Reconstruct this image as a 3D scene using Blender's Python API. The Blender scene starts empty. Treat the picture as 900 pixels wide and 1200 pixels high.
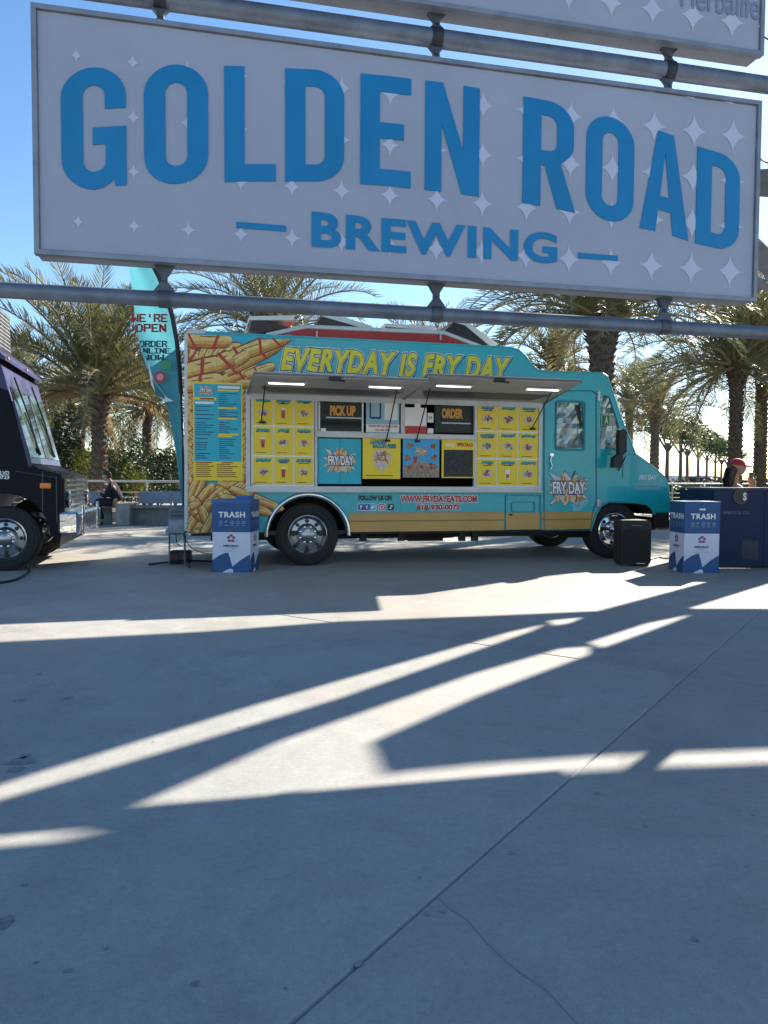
import bpy, bmesh, math, random
from mathutils import Vector, Matrix, Euler
from mathutils.geometry import tessellate_polygon
R = math.radians
rnd = random.Random(7)
scene = bpy.context.scene
C = scene.collection

# ------------------------------------------------------------------ camera
CAM_Z, PITCH, ROLL = 1.10, 2.45, 0.3
cd = bpy.data.cameras.new('camera'); cam = bpy.data.objects.new('camera', cd); C.objects.link(cam)
cd.sensor_fit = 'VERTICAL'; cd.sensor_height = 36; cd.lens = 26; cd.clip_end = 3000; cd.clip_start = 0.05
CM = Matrix.Rotation(R(90 - PITCH), 3, 'X') @ Matrix.Rotation(R(ROLL), 3, 'Z')
cam.location = (0, 0, CAM_Z); cam.rotation_euler = CM.to_euler()
scene.camera = cam
FOC = 26 / 36 * 1200

# ------------------------------------------------------------------ light
SUN_AZ, SUN_EL = 39.5, 31.0
SUN = Vector((math.sin(R(SUN_AZ)) * math.cos(R(SUN_EL)), math.cos(R(SUN_AZ)) * math.cos(R(SUN_EL)), math.sin(R(SUN_EL))))
w = bpy.data.worlds.new('World'); scene.world = w; w.use_nodes = True
nt = w.node_tree; bg = nt.nodes['Background']
sky = nt.nodes.new('ShaderNodeTexSky'); sky.sky_type = 'NISHITA'; sky.sun_disc = False
sky.sun_elevation = R(SUN_EL); sky.sun_rotation = R(SUN_AZ); sky.air_density = 1.0; sky.dust_density = 0.25; sky.ozone_density = 2.2
hs = nt.nodes.new('ShaderNodeHueSaturation'); hs.inputs['Saturation'].default_value = 1.16
nt.links.new(sky.outputs[0], hs.inputs['Color']); nt.links.new(hs.outputs[0], bg.inputs[0]); bg.inputs[1].default_value = 0.075
sl = bpy.data.lights.new('sun', 'SUN'); sl.energy = 5.0; sl.angle = R(0.55); sl.color = (1, .92, .80)
so = bpy.data.objects.new('sun', sl); C.objects.link(so); so.location = (20, 40, 40)
so.rotation_euler = SUN.to_track_quat('Z', 'Y').to_euler()
scene.view_settings.view_transform = 'Standard'; scene.view_settings.look = 'None'
scene.view_settings.exposure = 1.58; scene.view_settings.gamma = 1
scene.render.resolution_x = 768; scene.render.resolution_y = 1024

# ------------------------------------------------------------------ surveying helpers
def ray(px, py):
    return CM @ Vector(((px - 450) / FOC, (600 - py) / FOC, -1))
def ground(px, py, z=0.0):
    d = ray(px, py); t = (z - CAM_Z) / d.z
    return Vector((d.x * t, d.y * t, z))
def at(px, py, depth):
    d = ray(px, py); t = depth / d.y
    return Vector((d.x * t, depth, CAM_Z + d.z * t))

class Frame:
    """a place with its own x (along), y (away from the viewer), z (up)"""
    def __init__(s, origin, yaw):
        s.o = Vector(origin); s.yaw = yaw; c, n = math.cos(yaw), math.sin(yaw)
        s.u = Vector((c, n, 0)); s.v = Vector((-n, c, 0))
    def xz(s, px, py, y=0.0):
        d = ray(px, py); o = Vector((0, 0, CAM_Z)) - s.o - s.v * y
        t = -o.dot(s.v) / d.dot(s.v); p = o + d * t
        return (p.dot(s.u), p.z)

# ------------------------------------------------------------------ materials
MATS = {}
def mat(name, col, rough=.5, metal=0., var=.06, scale=6., bump=0., bscale=40., spec=.5, coat=0., emit=0., trans=0., dirt=0., streak=1.0, rvar=.1):
    if name in MATS: return MATS[name]
    m = bpy.data.materials.new(name); m.use_nodes = True; MATS[name] = m
    N = m.node_tree.nodes; L = m.node_tree.links; p = N['Principled BSDF']
    geo = N.new('ShaderNodeTexCoord'); mp = N.new('ShaderNodeMapping'); mp.inputs['Scale'].default_value = (scale, scale, scale * streak)
    L.new(geo.outputs['Object'], mp.inputs[0])
    n = N.new('ShaderNodeTexNoise'); n.inputs['Scale'].default_value = 1; n.inputs['Detail'].default_value = 6; n.inputs['Roughness'].default_value = .6
    L.new(mp.outputs[0], n.inputs['Vector'])
    mr = N.new('ShaderNodeMapRange'); mr.inputs['From Min'].default_value = .3; mr.inputs['From Max'].default_value = .7
    mr.inputs['To Min'].default_value = 1 - var * 1.6; mr.inputs['To Max'].default_value = 1 + var
    L.new(n.outputs['Fac'], mr.inputs['Value'])
    mx = N.new('ShaderNodeVectorMath'); mx.operation = 'SCALE'; mx.inputs[0].default_value = col[:3]; L.new(mr.outputs[0], mx.inputs['Scale'])
    out = mx.outputs[0]
    if dirt > 0:
        n2 = N.new('ShaderNodeTexNoise'); n2.inputs['Scale'].default_value = 1.7; n2.inputs['Detail'].default_value = 8; n2.inputs['Roughness'].default_value = .7
        L.new(geo.outputs['Object'], n2.inputs['Vector'])
        r2 = N.new('ShaderNodeMapRange'); r2.inputs['From Min'].default_value = .5; r2.inputs['From Max'].default_value = .75; r2.inputs['To Max'].default_value = dirt
        L.new(n2.outputs['Fac'], r2.inputs['Value'])
        mm = N.new('ShaderNodeMix'); mm.data_type = 'RGBA'; mm.inputs[7].default_value = (.11, .10, .085, 1)
        L.new(r2.outputs[0], mm.inputs[0]); L.new(out, mm.inputs[6]); out = mm.outputs[2]
    L.new(out, p.inputs['Base Color'])
    rr = N.new('ShaderNodeMapRange'); rr.inputs['To Min'].default_value = max(.02, rough - rvar); rr.inputs['To Max'].default_value = min(1, rough + rvar)
    L.new(n.outputs['Fac'], rr.inputs['Value']); L.new(rr.outputs[0], p.inputs['Roughness'])
    p.inputs['Metallic'].default_value = metal; p.inputs['Specular IOR Level'].default_value = spec
    p.inputs['Coat Weight'].default_value = coat
    if emit: p.inputs['Emission Color'].default_value = (*col[:3], 1); p.inputs['Emission Strength'].default_value = emit
    if bump:
        b = N.new('ShaderNodeBump'); b.inputs['Strength'].default_value = bump; b.inputs['Distance'].default_value = .01
        n3 = N.new('ShaderNodeTexNoise'); n3.inputs['Scale'].default_value = bscale; n3.inputs['Detail'].default_value = 5
        L.new(geo.outputs['Object'], n3.inputs['Vector']); L.new(n3.outputs['Fac'], b.inputs['Height']); L.new(b.outputs[0], p.inputs['Normal'])
    if trans:
        t = N.new('ShaderNodeBsdfTranslucent'); L.new(out, t.inputs[0]); mxs = N.new('ShaderNodeMixShader'); mxs.inputs[0].default_value = trans
        L.new(p.outputs[0], mxs.inputs[1]); L.new(t.outputs[0], mxs.inputs[2]); L.new(mxs.outputs[0], N['Material Output'].inputs[0])
    return m

def glass_mat(name, tint=(.5, .55, .55), fac=.35, rough=.03):
    m = bpy.data.materials.new(name); m.use_nodes = True; N = m.node_tree.nodes; L = m.node_tree.links; MATS[name] = m
    p = N['Principled BSDF']; p.inputs['Base Color'].default_value = (.02, .025, .03, 1); p.inputs['Roughness'].default_value = rough
    n = N.new('ShaderNodeTexNoise'); n.inputs['Scale'].default_value = 3
    r = N.new('ShaderNodeMapRange'); r.inputs['To Min'].default_value = rough; r.inputs['To Max'].default_value = rough + .08
    L.new(n.outputs['Fac'], r.inputs['Value']); L.new(r.outputs[0], p.inputs['Roughness'])
    t = N.new('ShaderNodeBsdfTransparent'); t.inputs[0].default_value = (*tint, 1)
    mx = N.new('ShaderNodeMixShader'); mx.inputs[0].default_value = fac
    L.new(t.outputs[0], mx.inputs[1]); L.new(p.outputs[0], mx.inputs[2]); L.new(mx.outputs[0], N['Material Output'].inputs[0])
    return m

def ground_mat():
    m = bpy.data.materials.new('concrete'); m.use_nodes = True; N = m.node_tree.nodes; L = m.node_tree.links; p = N['Principled BSDF']
    g = N.new('ShaderNodeNewGeometry')
    def noise(s, det, rough=.6, dist=0):
        n = N.new('ShaderNodeTexNoise'); n.inputs['Scale'].default_value = s; n.inputs['Detail'].default_value = det
        n.inputs['Roughness'].default_value = rough; n.inputs['Distortion'].default_value = dist
        L.new(g.outputs['Position'], n.inputs['Vector']); return n.outputs['Fac']
    def ramp(src, a, b, lo, hi):
        r = N.new('ShaderNodeMapRange'); r.inputs['From Min'].default_value = a; r.inputs['From Max'].default_value = b
        r.inputs['To Min'].default_value = lo; r.inputs['To Max'].default_value = hi; L.new(src, r.inputs['Value']); return r.outputs[0]
    def mul(a, b):
        q = N.new('ShaderNodeMath'); q.operation = 'MULTIPLY'; L.new(a, q.inputs[0]); L.new(b, q.inputs[1]); return q.outputs[0]
    oi = N.new('ShaderNodeObjectInfo')
    v = mul(ramp(noise(.45, 6, .65, .4), .3, .7, .84, 1.1), ramp(noise(5, 8, .7), .3, .7, .9, 1.08))
    v = mul(v, ramp(noise(160, 3, .6), .25, .75, .88, 1.09))
    v = mul(v, ramp(noise(45, 4, .7), .3, .7, .9, 1.08))
    v = mul(v, ramp(noise(1.1, 7, .7, .6), .52, .8, 1, .78))
    v = mul(v, ramp(noise(17, 3, .5), .70, .80, 1, .72)); v = mul(v, ramp(noise(.7, 9, .75, 1.5), .55, .62, 1, .9))
    v = mul(v, ramp(oi.outputs['Random'], 0, 1, .93, 1.05))
    c = N.new('ShaderNodeVectorMath'); c.operation = 'SCALE'; c.inputs[0].default_value = (.325, .322, .298); L.new(v, c.inputs['Scale'])
    warm = N.new('ShaderNodeMix'); warm.data_type = 'RGBA'; warm.blend_type = 'MULTIPLY'; warm.inputs[7].default_value = (1.05, .92, .86, 1)
    L.new(ramp(noise(.25, 2), .45, .65, 0, .7), warm.inputs[0]); L.new(c.outputs[0], warm.inputs[6])
    L.new(warm.outputs[2], p.inputs['Base Color'])
    L.new(ramp(noise(2.5, 5), .3, .7, .62, .82), p.inputs['Roughness']); p.inputs['Specular IOR Level'].default_value = .35
    b = N.new('ShaderNodeBump'); b.inputs['Strength'].default_value = .35; b.inputs['Distance'].default_value = .003
    L.new(noise(220, 4, .6), b.inputs['Height']); L.new(b.outputs[0], p.inputs['Normal'])
    return m

# ------------------------------------------------------------------ mesh builder
class MB:
    def __init__(s): s.v = []; s.f = []; s.m = []; s.mats = []
    def mi(s, m):
        if m is None: return 0
        if m not in s.mats: s.mats.append(m)
        return s.mats.index(m)
    def add(s, vs, fs, m=None):
        k = len(s.v); i = s.mi(m); s.v += [tuple(q) for q in vs]; s.f += [tuple(k + j for j in f) for f in fs]; s.m += [i] * len(fs)
    def box(s, x0, x1, y0, y1, z0, z1, m=None, b=0.0):
        if b > 0:
            b = min(b, .45 * min(abs(x1 - x0), abs(y1 - y0), abs(z1 - z0)))
            bm = bmesh.new(); bmesh.ops.create_cube(bm, size=1)
            for q in bm.verts: q.co = (x0 + (q.co.x + .5) * (x1 - x0), y0 + (q.co.y + .5) * (y1 - y0), z0 + (q.co.z + .5) * (z1 - z0))
            bmesh.ops.bevel(bm, geom=bm.edges[:], offset=b, segments=1, affect='EDGES')
            s.bm(bm, m); return
        vs = [(x, y, z) for x in (x0, x1) for y in (y0, y1) for z in (z0, z1)]
        s.add(vs, [(0, 1, 3, 2), (4, 6, 7, 5), (0, 4, 5, 1), (2, 3, 7, 6), (0, 2, 6, 4), (1, 5, 7, 3)], m)
    def bm(s, bm, m=None, M=None):
        bm.verts.ensure_lookup_table(); bm.verts.index_update()
        s.add([(M @ q.co if M else q.co) for q in bm.verts], [[q.index for q in f.verts] for f in bm.faces], m); bm.free()
    def prism(s, outer, holes=(), y0=0., y1=.02, m=None, axis='xz', ends=3):
        """polygon with holes in x,z (or x,y) pushed from y0 to y1"""
        loops = [[(p[0], p[1]) for p in outer]] + [[(p[0], p[1]) for p in h] for h in holes]
        tris = tessellate_polygon([[Vector((a, b, 0)) for a, b in lp] for lp in loops])
        flat = [p for lp in loops for p in lp]; n = len(flat)
        if axis == 'xz': P = lambda p, y: (p[0], y, p[1])
        elif axis == 'xy': P = lambda p, y: (p[0], p[1], y)
        else: P = lambda p, y: (y, p[0], p[1])
        vs = [P(p, y0) for p in flat]; fs = list(tris)
        if y1 is not None and y1 != y0:
            vs += [P(p, y1) for p in flat]; fs += [tuple(n + i for i in reversed(t)) for t in tris]
            k = 0
            for lp in loops:
                c = len(lp)
                for i in range(c): fs.append((k + i, k + (i + 1) % c, n + k + (i + 1) % c, n + k + i))
                k += c
        s.add(vs, fs, m)
    def tube(s, pts, r, m=None, seg=8, caps=True):
        pts = [Vector(p) for p in pts]; n = len(pts); rs = r if isinstance(r, (list, tuple)) else [r] * n
        vs = []; fs = []; up = Vector((0, 0, 1)); prev = None
        for i, p in enumerate(pts):
            d = (pts[min(i + 1, n - 1)] - pts[max(i - 1, 0)]).normalized()
            if prev is None:
                a = d.orthogonal().normalized()
            else:
                a = (prev - d * prev.dot(d)); a = a.normalized() if a.length > 1e-5 else d.orthogonal().normalized()
            prev = a; b = d.cross(a)
            for k in range(seg):
                t = 2 * math.pi * k / seg; vs.append(p + (a * math.cos(t) + b * math.sin(t)) * rs[i])
        for i in range(n - 1):
            for k in range(seg):
                fs.append((i * seg + k, i * seg + (k + 1) % seg, (i + 1) * seg + (k + 1) % seg, (i + 1) * seg + k))
        if caps: fs.append(tuple(range(seg - 1, -1, -1))); fs.append(tuple((n - 1) * seg + k for k in range(seg)))
        s.add(vs, fs, m)
    def lathe(s, prof, c=(0, 0, 0), axis='y', m=None, seg=32):
        """profile of (radius, along) about an axis through c"""
        vs = []; fs = []; c = Vector(c)
        for r, a in prof:
            for k in range(seg):
                t = 2 * math.pi * k / seg; x, z = r * math.cos(t), r * math.sin(t)
                vs.append(c + (Vector((x, a, z)) if axis == 'y' else Vector((x, z, a)) if axis == 'z' else Vector((a, x, z))))
        for i in range(len(prof) - 1):
            for k in range(seg): fs.append((i * seg + k, i * seg + (k + 1) % seg, (i + 1) * seg + (k + 1) % seg, (i + 1) * seg + k))
        s.add(vs, fs, m)
    def build(s, name, m=None, parent=None, smooth=False, loc=None):
        me = bpy.data.meshes.new(name); me.from_pydata(s.v, [], s.f)
        ms = s.mats if s.mats else [m]
        for q in ms: me.materials.append(q or m)
        if len(ms) > 1: me.polygons.foreach_set('material_index', s.m)
        bm = bmesh.new(); bm.from_mesh(me); bmesh.ops.recalc_face_normals(bm, faces=bm.faces[:]); bm.to_mesh(me); bm.free()
        if smooth: me.shade_smooth() if smooth is True else me.set_sharp_from_angle(angle=smooth)
        if smooth and smooth is not True: me.shade_smooth(); me.set_sharp_from_angle(angle=smooth)
        me.update()
        o = bpy.data.objects.new(name, me); C.objects.link(o)
        if parent: o.parent = parent
        if loc: o.location = loc
        return o

def tag(o, label=None, cat=None, group=None, kind=None):
    if label: o['label'] = label
    if cat: o['category'] = cat
    if group: o['group'] = group
    if kind: o['kind'] = kind
    return o
def empty(name, loc=(0, 0, 0), rz=0, **k):
    o = bpy.data.objects.new(name, None); C.objects.link(o); o.location = loc; o.rotation_euler = (0, 0, rz); o.empty_display_size = .2
    return tag(o, **k)

# ------------------------------------------------------------------ lettering
_tc = {}
def text2d(body, bold=0., shear=0., space=1.):
    key = (body, bold, shear, space)
    if key in _tc: return _tc[key]
    c = bpy.data.curves.new('t', 'FONT'); c.body = body; c.size = 1; c.offset = bold; c.shear = shear; c.space_character = space
    c.resolution_u = 4; c.fill_mode = 'FRONT'
    o = bpy.data.objects.new('t', c); C.objects.link(o); bpy.context.view_layer.update()
    dg = bpy.context.evaluated_depsgraph_get(); me = bpy.data.meshes.new_from_object(o.evaluated_get(dg))
    vs = [(v.co.x, v.co.y) for v in me.vertices]; fs = [tuple(p.vertices) for p in me.polygons]
    bpy.data.objects.remove(o); bpy.data.curves.remove(c); bpy.data.meshes.remove(me)
    _tc[key] = (vs, fs); return vs, fs
def put_text(mb, body, x0, z0, x1, z1, y, m, bold=0., shear=0., space=1., warp=None, refbold=None):
    """text filling a rectangle; refbold keeps an outline layer in register with its fill"""
    rb = bold if refbold is None else refbold
    rv, _ = text2d(body, rb, shear, space); vs, fs = text2d(body, bold, shear, space)
    ax = min(v[0] for v in rv); bx = max(v[0] for v in rv); az = min(v[1] for v in rv); bz = max(v[1] for v in rv)
    out = []
    for vx, vz in vs:
        g, h = (vx - ax) / (bx - ax), (vz - az) / (bz - az)
        if warp: out.append(warp(g, h, y))
        else: out.append((x0 + g * (x1 - x0), y, z0 + h * (z1 - z0)))
    mb.add(out, fs, m)

def arc(cx, cy, rx, ry, a0, a1, n=8):
    return [(cx + rx * math.cos(R(a0 + (a1 - a0) * i / n)), cy + ry * math.sin(R(a0 + (a1 - a0) * i / n))) for i in range(n + 1)]
def rrect(x0, y0, x1, y1, rx, ry=None, n=6):
    ry = rx if ry is None else ry
    return arc(x1 - rx, y0 + ry, rx, ry, -90, 0, n) + arc(x1 - rx, y1 - ry, rx, ry, 0, 90, n) + arc(x0 + rx, y1 - ry, rx, ry, 90, 180, n) + arc(x0 + rx, y0 + ry, rx, ry, 180, 270, n)

# ------------------------------------------------------------------ palette
TEAL = mat('teal_paint', (.006, .37, .43), .28, var=.03, scale=1.2, coat=.4, dirt=.10)
TEAL2 = mat('teal_print', (.01, .38, .50), .45, var=.04, scale=2)
BEIGE = mat('tan_paint', (.50, .30, .085), .35, var=.06, scale=1.5, dirt=.25)
YEL = mat('yellow_print', (.76, .57, .02), .4, var=.04, scale=5)
LYEL = mat('letter_yellow', (.80, .62, .03), .4, var=.08, scale=9)
NAVY = mat('navy_print', (.012, .035, .14), .45, var=.04)
RED = mat('red_print', (.42, .025, .02), .4, var=.08)
WHITE = mat('white_print', (.74, .74, .74), .45, var=.03)
CREAM = mat('fry_cream', (.72, .50, .17), .45, var=.12, scale=20)
FRY = mat('fry_gold', (.58, .33, .07), .45, var=.15, scale=20)
FRYO = mat('fry_orange', (.50, .16, .025), .45, var=.15, scale=20)
BROWN = mat('brown_print', (.16, .055, .02), .5, var=.2, scale=30)
PINKY = mat('meat_print', (.42, .16, .10), .5, var=.35, scale=60)
BLACK = mat('black_paint', (.012, .012, .014), .35, var=.1)
BLKP = mat('black_plastic', (.015, .015, .017), .55, var=.15, bump=.2, bscale=200)
RUBBER = mat('tyre_rubber', (.016, .016, .017), .8, var=.2, bump=.3, bscale=90, dirt=.25)
CHROME = mat('brushed_steel', (.38, .39, .41), .3, metal=1, var=.1, scale=3, rvar=.12)
MIRROR = mat('polished_chrome', (.7, .7, .72), .12, metal=1, var=.05, rvar=.05)
ALU = mat('white_aluminium', (.55, .57, .58), .45, var=.06, scale=4, dirt=.2)
UNDER = mat('awning_liner', (.46, .44, .41), .55, var=.10, scale=2, dirt=.3)
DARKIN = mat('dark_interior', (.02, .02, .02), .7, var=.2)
LED = mat('led_strip', (1, .98, .93), .4, emit=1.3)
GLASS = glass_mat('window_glass')
CGLASS = glass_mat('clear_glass', (.9, .93, .92), .12)
DGLASS = glass_mat('dark_glass', (.2, .22, .22), .5)
STEEL = mat('galvanised_steel', (.17, .20, .25), .5, metal=.5, var=.22, scale=5, dirt=.35, rvar=.15)
CONC = ground_mat()
# ================================================================== the plaza
def plaza():
    g = MB(); g.box(-1500, 1500, -60, 1500, -.4, -.006); tag(g.build('ground', mat('joint_dark', (.21, .21, .205), .9, var=.2, scale=20)), kind='structure')
    gr = bpy.data.objects['ground']
    S = 5.2; c0 = ground(806, 791); dj = c0 - ground(341, 1199); ang = math.atan2(-dj.x, dj.y)
    b = MB(); e = .0028; b.box(e, S - e, e, S - e, -.034, 0, b=.006); base = b.build('slab', CONC, gr); me = base.data; first = True
    cu = Vector((math.cos(ang), math.sin(ang), 0)); cv = Vector((-math.sin(ang), math.cos(ang), 0))
    for i in range(-6, 9):
        for j in range(-5, 10):
            p = c0 + cu * (i * S) + cv * (j * S)
            ctr = p + (cu + cv) * S / 2
            if ctr.y < -6 or ctr.y > 34 or abs(ctr.x) > 10 + ctr.y * .8: continue
            o = base if first else base.copy()
            if not first: C.objects.link(o)
            first = False; o.location = (p.x, p.y, rnd.uniform(-.0004, .0004)); o.rotation_euler = (0, 0, ang)
    f = MB(); f.box(-400, 400, 33, 420, -.034, -.003); f.build('far_paving', CONC, gr)
    k = MB()                                   # hairline cracks
    for pts in ([(512, 1050), (528, 1066), (548, 1078), (566, 1100), (590, 1124), (612, 1142), (640, 1160), (664, 1186), (690, 1215)],
                [(160, 684), (200, 692), (240, 700), (290, 706)]):
        G = [ground(*p) for p in pts]
        for a, b_ in zip(G, G[1:]):
            n = Vector((-(b_ - a).y, (b_ - a).x, 0)).normalized() * .0014
            k.add([(a + n) + Vector((0, 0, .0010)), (a - n) + Vector((0, 0, .0010)), (b_ - n) + Vector((0, 0, .0010)), (b_ + n) + Vector((0, 0, .0010))], [(0, 1, 2, 3)])
    k.build('crack', mat('crack_dark', (.25, .245, .235), .9), gr)
    st = MB()                                  # small oily stains and gum spots
    for px, py, s in [(25, 893, .05), (18, 902, .035), (28, 886, .03), (80, 818, .03), (22, 821, .025), (0, 1082, .03), (243, 655, .03), (46, 790, .02), (310, 700, .02), (600, 1000, .012), (700, 930, .01), (420, 1130, .012)]:
        c = ground(px, py); n = 14
        st.add([(c.x + s * rnd.uniform(.6, 1.3) * math.cos(6.283 * i / n), c.y + s * rnd.uniform(.6, 1.3) * math.sin(6.283 * i / n), .0012) for i in range(n)], [tuple(range(n))])
    r = random.Random(77)
    for i in range(40):
        c = ground(r.uniform(-50, 950), 700 + 500 * r.random() ** 1.6); s = r.uniform(.004, .011); n = 8
        st.add([(c.x + s * r.uniform(.7, 1.3) * math.cos(6.283 * i_ / n), c.y + s * r.uniform(.7, 1.3) * math.sin(6.283 * i_ / n), .0009) for i_ in range(n)], [tuple(range(n))])
    st_ = (st.build('stain', mat('stain', (.215, .215, .215), .7, var=.3, scale=40), gr)); st_['kind'] = 'stuff'
plaza()

# ------------------------------------------------------------------ added, mostly unseen canopy with slots shaped to cast the light stripes
def blocker():
    O = Vector((11.5, 12)); t = empty('sun_blocker', (O.x, O.y, 0), label='added steel canopy with slotted roof panels standing behind the signs on the right', cat='blocker')
    def part(nm, outer, holes, H, th=.02, poly=True):
        off = SUN * (H / SUN.z)
        P = lambda l: [tuple((ground(px, py) + off).xy - O) for px, py in l]
        r = MB(); r.prism(P(outer), [P(h) for h in holes], H, H + th, axis='xy'); r.build(nm, STEEL, t)
    H = 4.0
    outer = [(-150, 764), (0, 752), (240, 740), (400, 728), (560, 722), (700, 716), (820, 684), (905, 657), (960, 640), (1150, 700), (1500, 1000), (1700, 1500), (900, 1600), (0, 1500), (10, 1260), (150, 1115), (205, 1062), (90, 1050), (50, 1028), (110, 998), (142, 984), (110, 974), (60, 968), (-60, 978), (-300, 1000), (-200, 900)]
    holes = [[(-60, 955), (-60, 940), (0, 920), (300, 826), (600, 740), (640, 731), (624, 739), (400, 817), (200, 878), (0, 937)],
             [(642, 727), (684, 723), (668, 730), (650, 733)],
             [(158, 945), (330, 868), (560, 788), (660, 759), (692, 757), (692, 766), (560, 815), (438, 868), (454, 905), (560, 894), (738, 882), (738, 899.5), (640, 905.5), (560, 919), (450, 926), (300, 936)],
             [(738.5, 882), (1000, 873), (1000, 889), (738.5, 899.5)],
             [(690, 753), (760, 730), (810, 720), (780, 732), (706, 759)],
             [(808, 713), (905, 683), (960, 668), (1010, 700), (905, 713)]]
    part('slotted_blocker', outer, holes, H)  # added sheet; its outline and holes follow the wanted light patches below
    for x, y in ((9.4, 11.4), (7.0, 7.4), (3.24, 5.52)):  # supports of the added sheet; the thin one breaks the light strip
        q = MB(); q.tube([(x - O.x, y - O.y, 0), (x - O.x, y - O.y, H + .01)], .045 if x < 4 else .09, seg=12); q.build('post', STEEL, t)
blocker()

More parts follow.
